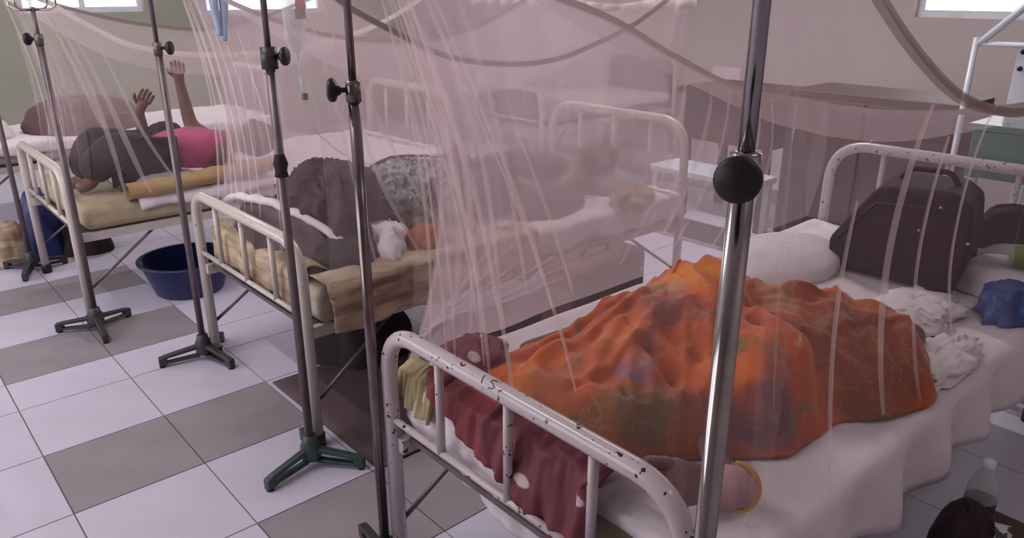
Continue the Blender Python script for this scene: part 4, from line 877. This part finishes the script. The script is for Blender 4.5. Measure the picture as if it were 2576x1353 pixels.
Tt = empty('teal_table', (3.6, 1.0, 0), 'table with a glossy teal plastic cover behind the nearest bed head', 'table')
MB().box((3.22, 0.62, 1.02), (3.95, 1.03, 1.045)).build('table_top', M['teal'], Tt, bevel=0.004)
MB().box((3.235, 0.635, 0.84), (3.935, 1.015, 1.02)).build('cover_skirt', M['teal'], Tt, bevel=0.01)
for x in (3.25, 3.9):
    for y in (0.66, 0.99): MB().box((x-.02, y-.02, 0), (x+.02, y+.02, .84)).build('leg', M['white_paint'], Tt, False)
Fr = empty('white_steel_rack', (4.2, 1.1, 0), 'white tubular steel rack at the right edge beyond the nearest net', 'rack')
MB().tube([(4.2, 1.37, 1.27), (4.2, 1.10, 1.555)], .017, 10).build('brace', M['white_paint'], Fr)
MB().tube([(4.2, 1.37, 1.275), (4.2, 0.85, 1.275)], .012, 10).build('cross_bar', M['white_paint'], Fr)
pl = MB().box((4.21, 0.90, 0.95), (4.23, 1.20, 1.265)).build('plate', M['white_paint'], Fr, bevel=0.004)
for z in (1.245, 1.17): MB().lathe((4.209, 1.175, z), (-1, 0, 0), [(0.011, 0), (0.011, 0.008), (0, 0.01)], 12).build('bolt', M['black'], pl)
for y in (0.85, 1.38): MB().tube([(4.2, y, 0), (4.2, y, 1.30)], .015, 10).build('post', M['white_paint'], Fr)
# posters on the back wall
for (y0, y1, z0, z1, lab) in ((6.0, 6.45, 0.93, 1.22, 'plain pale poster on the back wall above the panelled bed'), (4.55, 4.95, .62, .90, 'pale notice low on the back wall behind the middle bed head'), (3.9, 4.2, .62, .85, 'small pale notice on the back wall nearest the desk')):
    tag(MB().box((6.188, y0, z0), (6.199, y1, z1)).build('poster', M['paper'], None, False), lab, 'poster')
# lace curtain hem
def lace(u, v):
    y = 5.2 - 2.2*u; f = 0.03*math.sin(u*90)*(0.4 + v); d = 0.02*math.sin(u*62 + 2)*v
    return (4.15 + f, y, 2.0 - (0.605 + 0.012*math.sin(u*75))*v + d*0.3)
tag(MB().grid(lace, 200, 12).build('lace_curtain', M['lace'], None, thick=0.003), 'frilled white lace valance hanging at the top of the view across the gangway', 'curtain')
# left edge: trolley and bags
Tr = empty('steel_trolley', (0.2, 5.6, 0), 'steel trolley with black castors at the left edge', 'trolley')
for x in (0.0, 0.38):
    for y in (5.35, 5.65):
        MB().tube([(x, y, .07), (x, y, .75)], .013, 10).build('post', M['steel'], Tr)
        MB().lathe((x, y-.012, .035), (0, 1, 0), [(0, 0), (.034, 0), (.034, .024), (0, .024)], 16).build('castor', M['black'], Tr)
for z in (.28, .72): MB().box((-0.02, 5.33, z), (0.40, 5.67, z + .02)).build('shelf', M['steel'], Tr, bevel=0.004)
heap('blue_cloth_bag', (0.80, 5.15, 0.0), .13, .12, .42, M['blue'], 'navy blue bag on the floor behind the pink shirted sleeper’s bed', 'bag', 75, 0.25)
heap('white_bundle', (0.62, 5.15, 0.0), .10, .10, .25, M['sheet_cream'], 'pale bundle on the floor next to the navy bag', 'bag', 77, 0.25)
heap('dark_bag', (1.0, 5.1, 0.0), .14, .14, .25, M['dark_cloth'], 'dark bag on the floor behind the navy bag', 'bag', 79, 0.25)
heap('pillow', (0.75, 6.2, 0.585), .16, .30, .11, M['sheet'], 'white pillow on the bed furthest left', 'pillow', 81, 0.1)
heap('brown_blanket', (1.35, 6.15, 0.585), .38, .32, .22, M['brown_box'], 'brown blanket heaped on the bed furthest left', 'blanket', 83, 0.15)
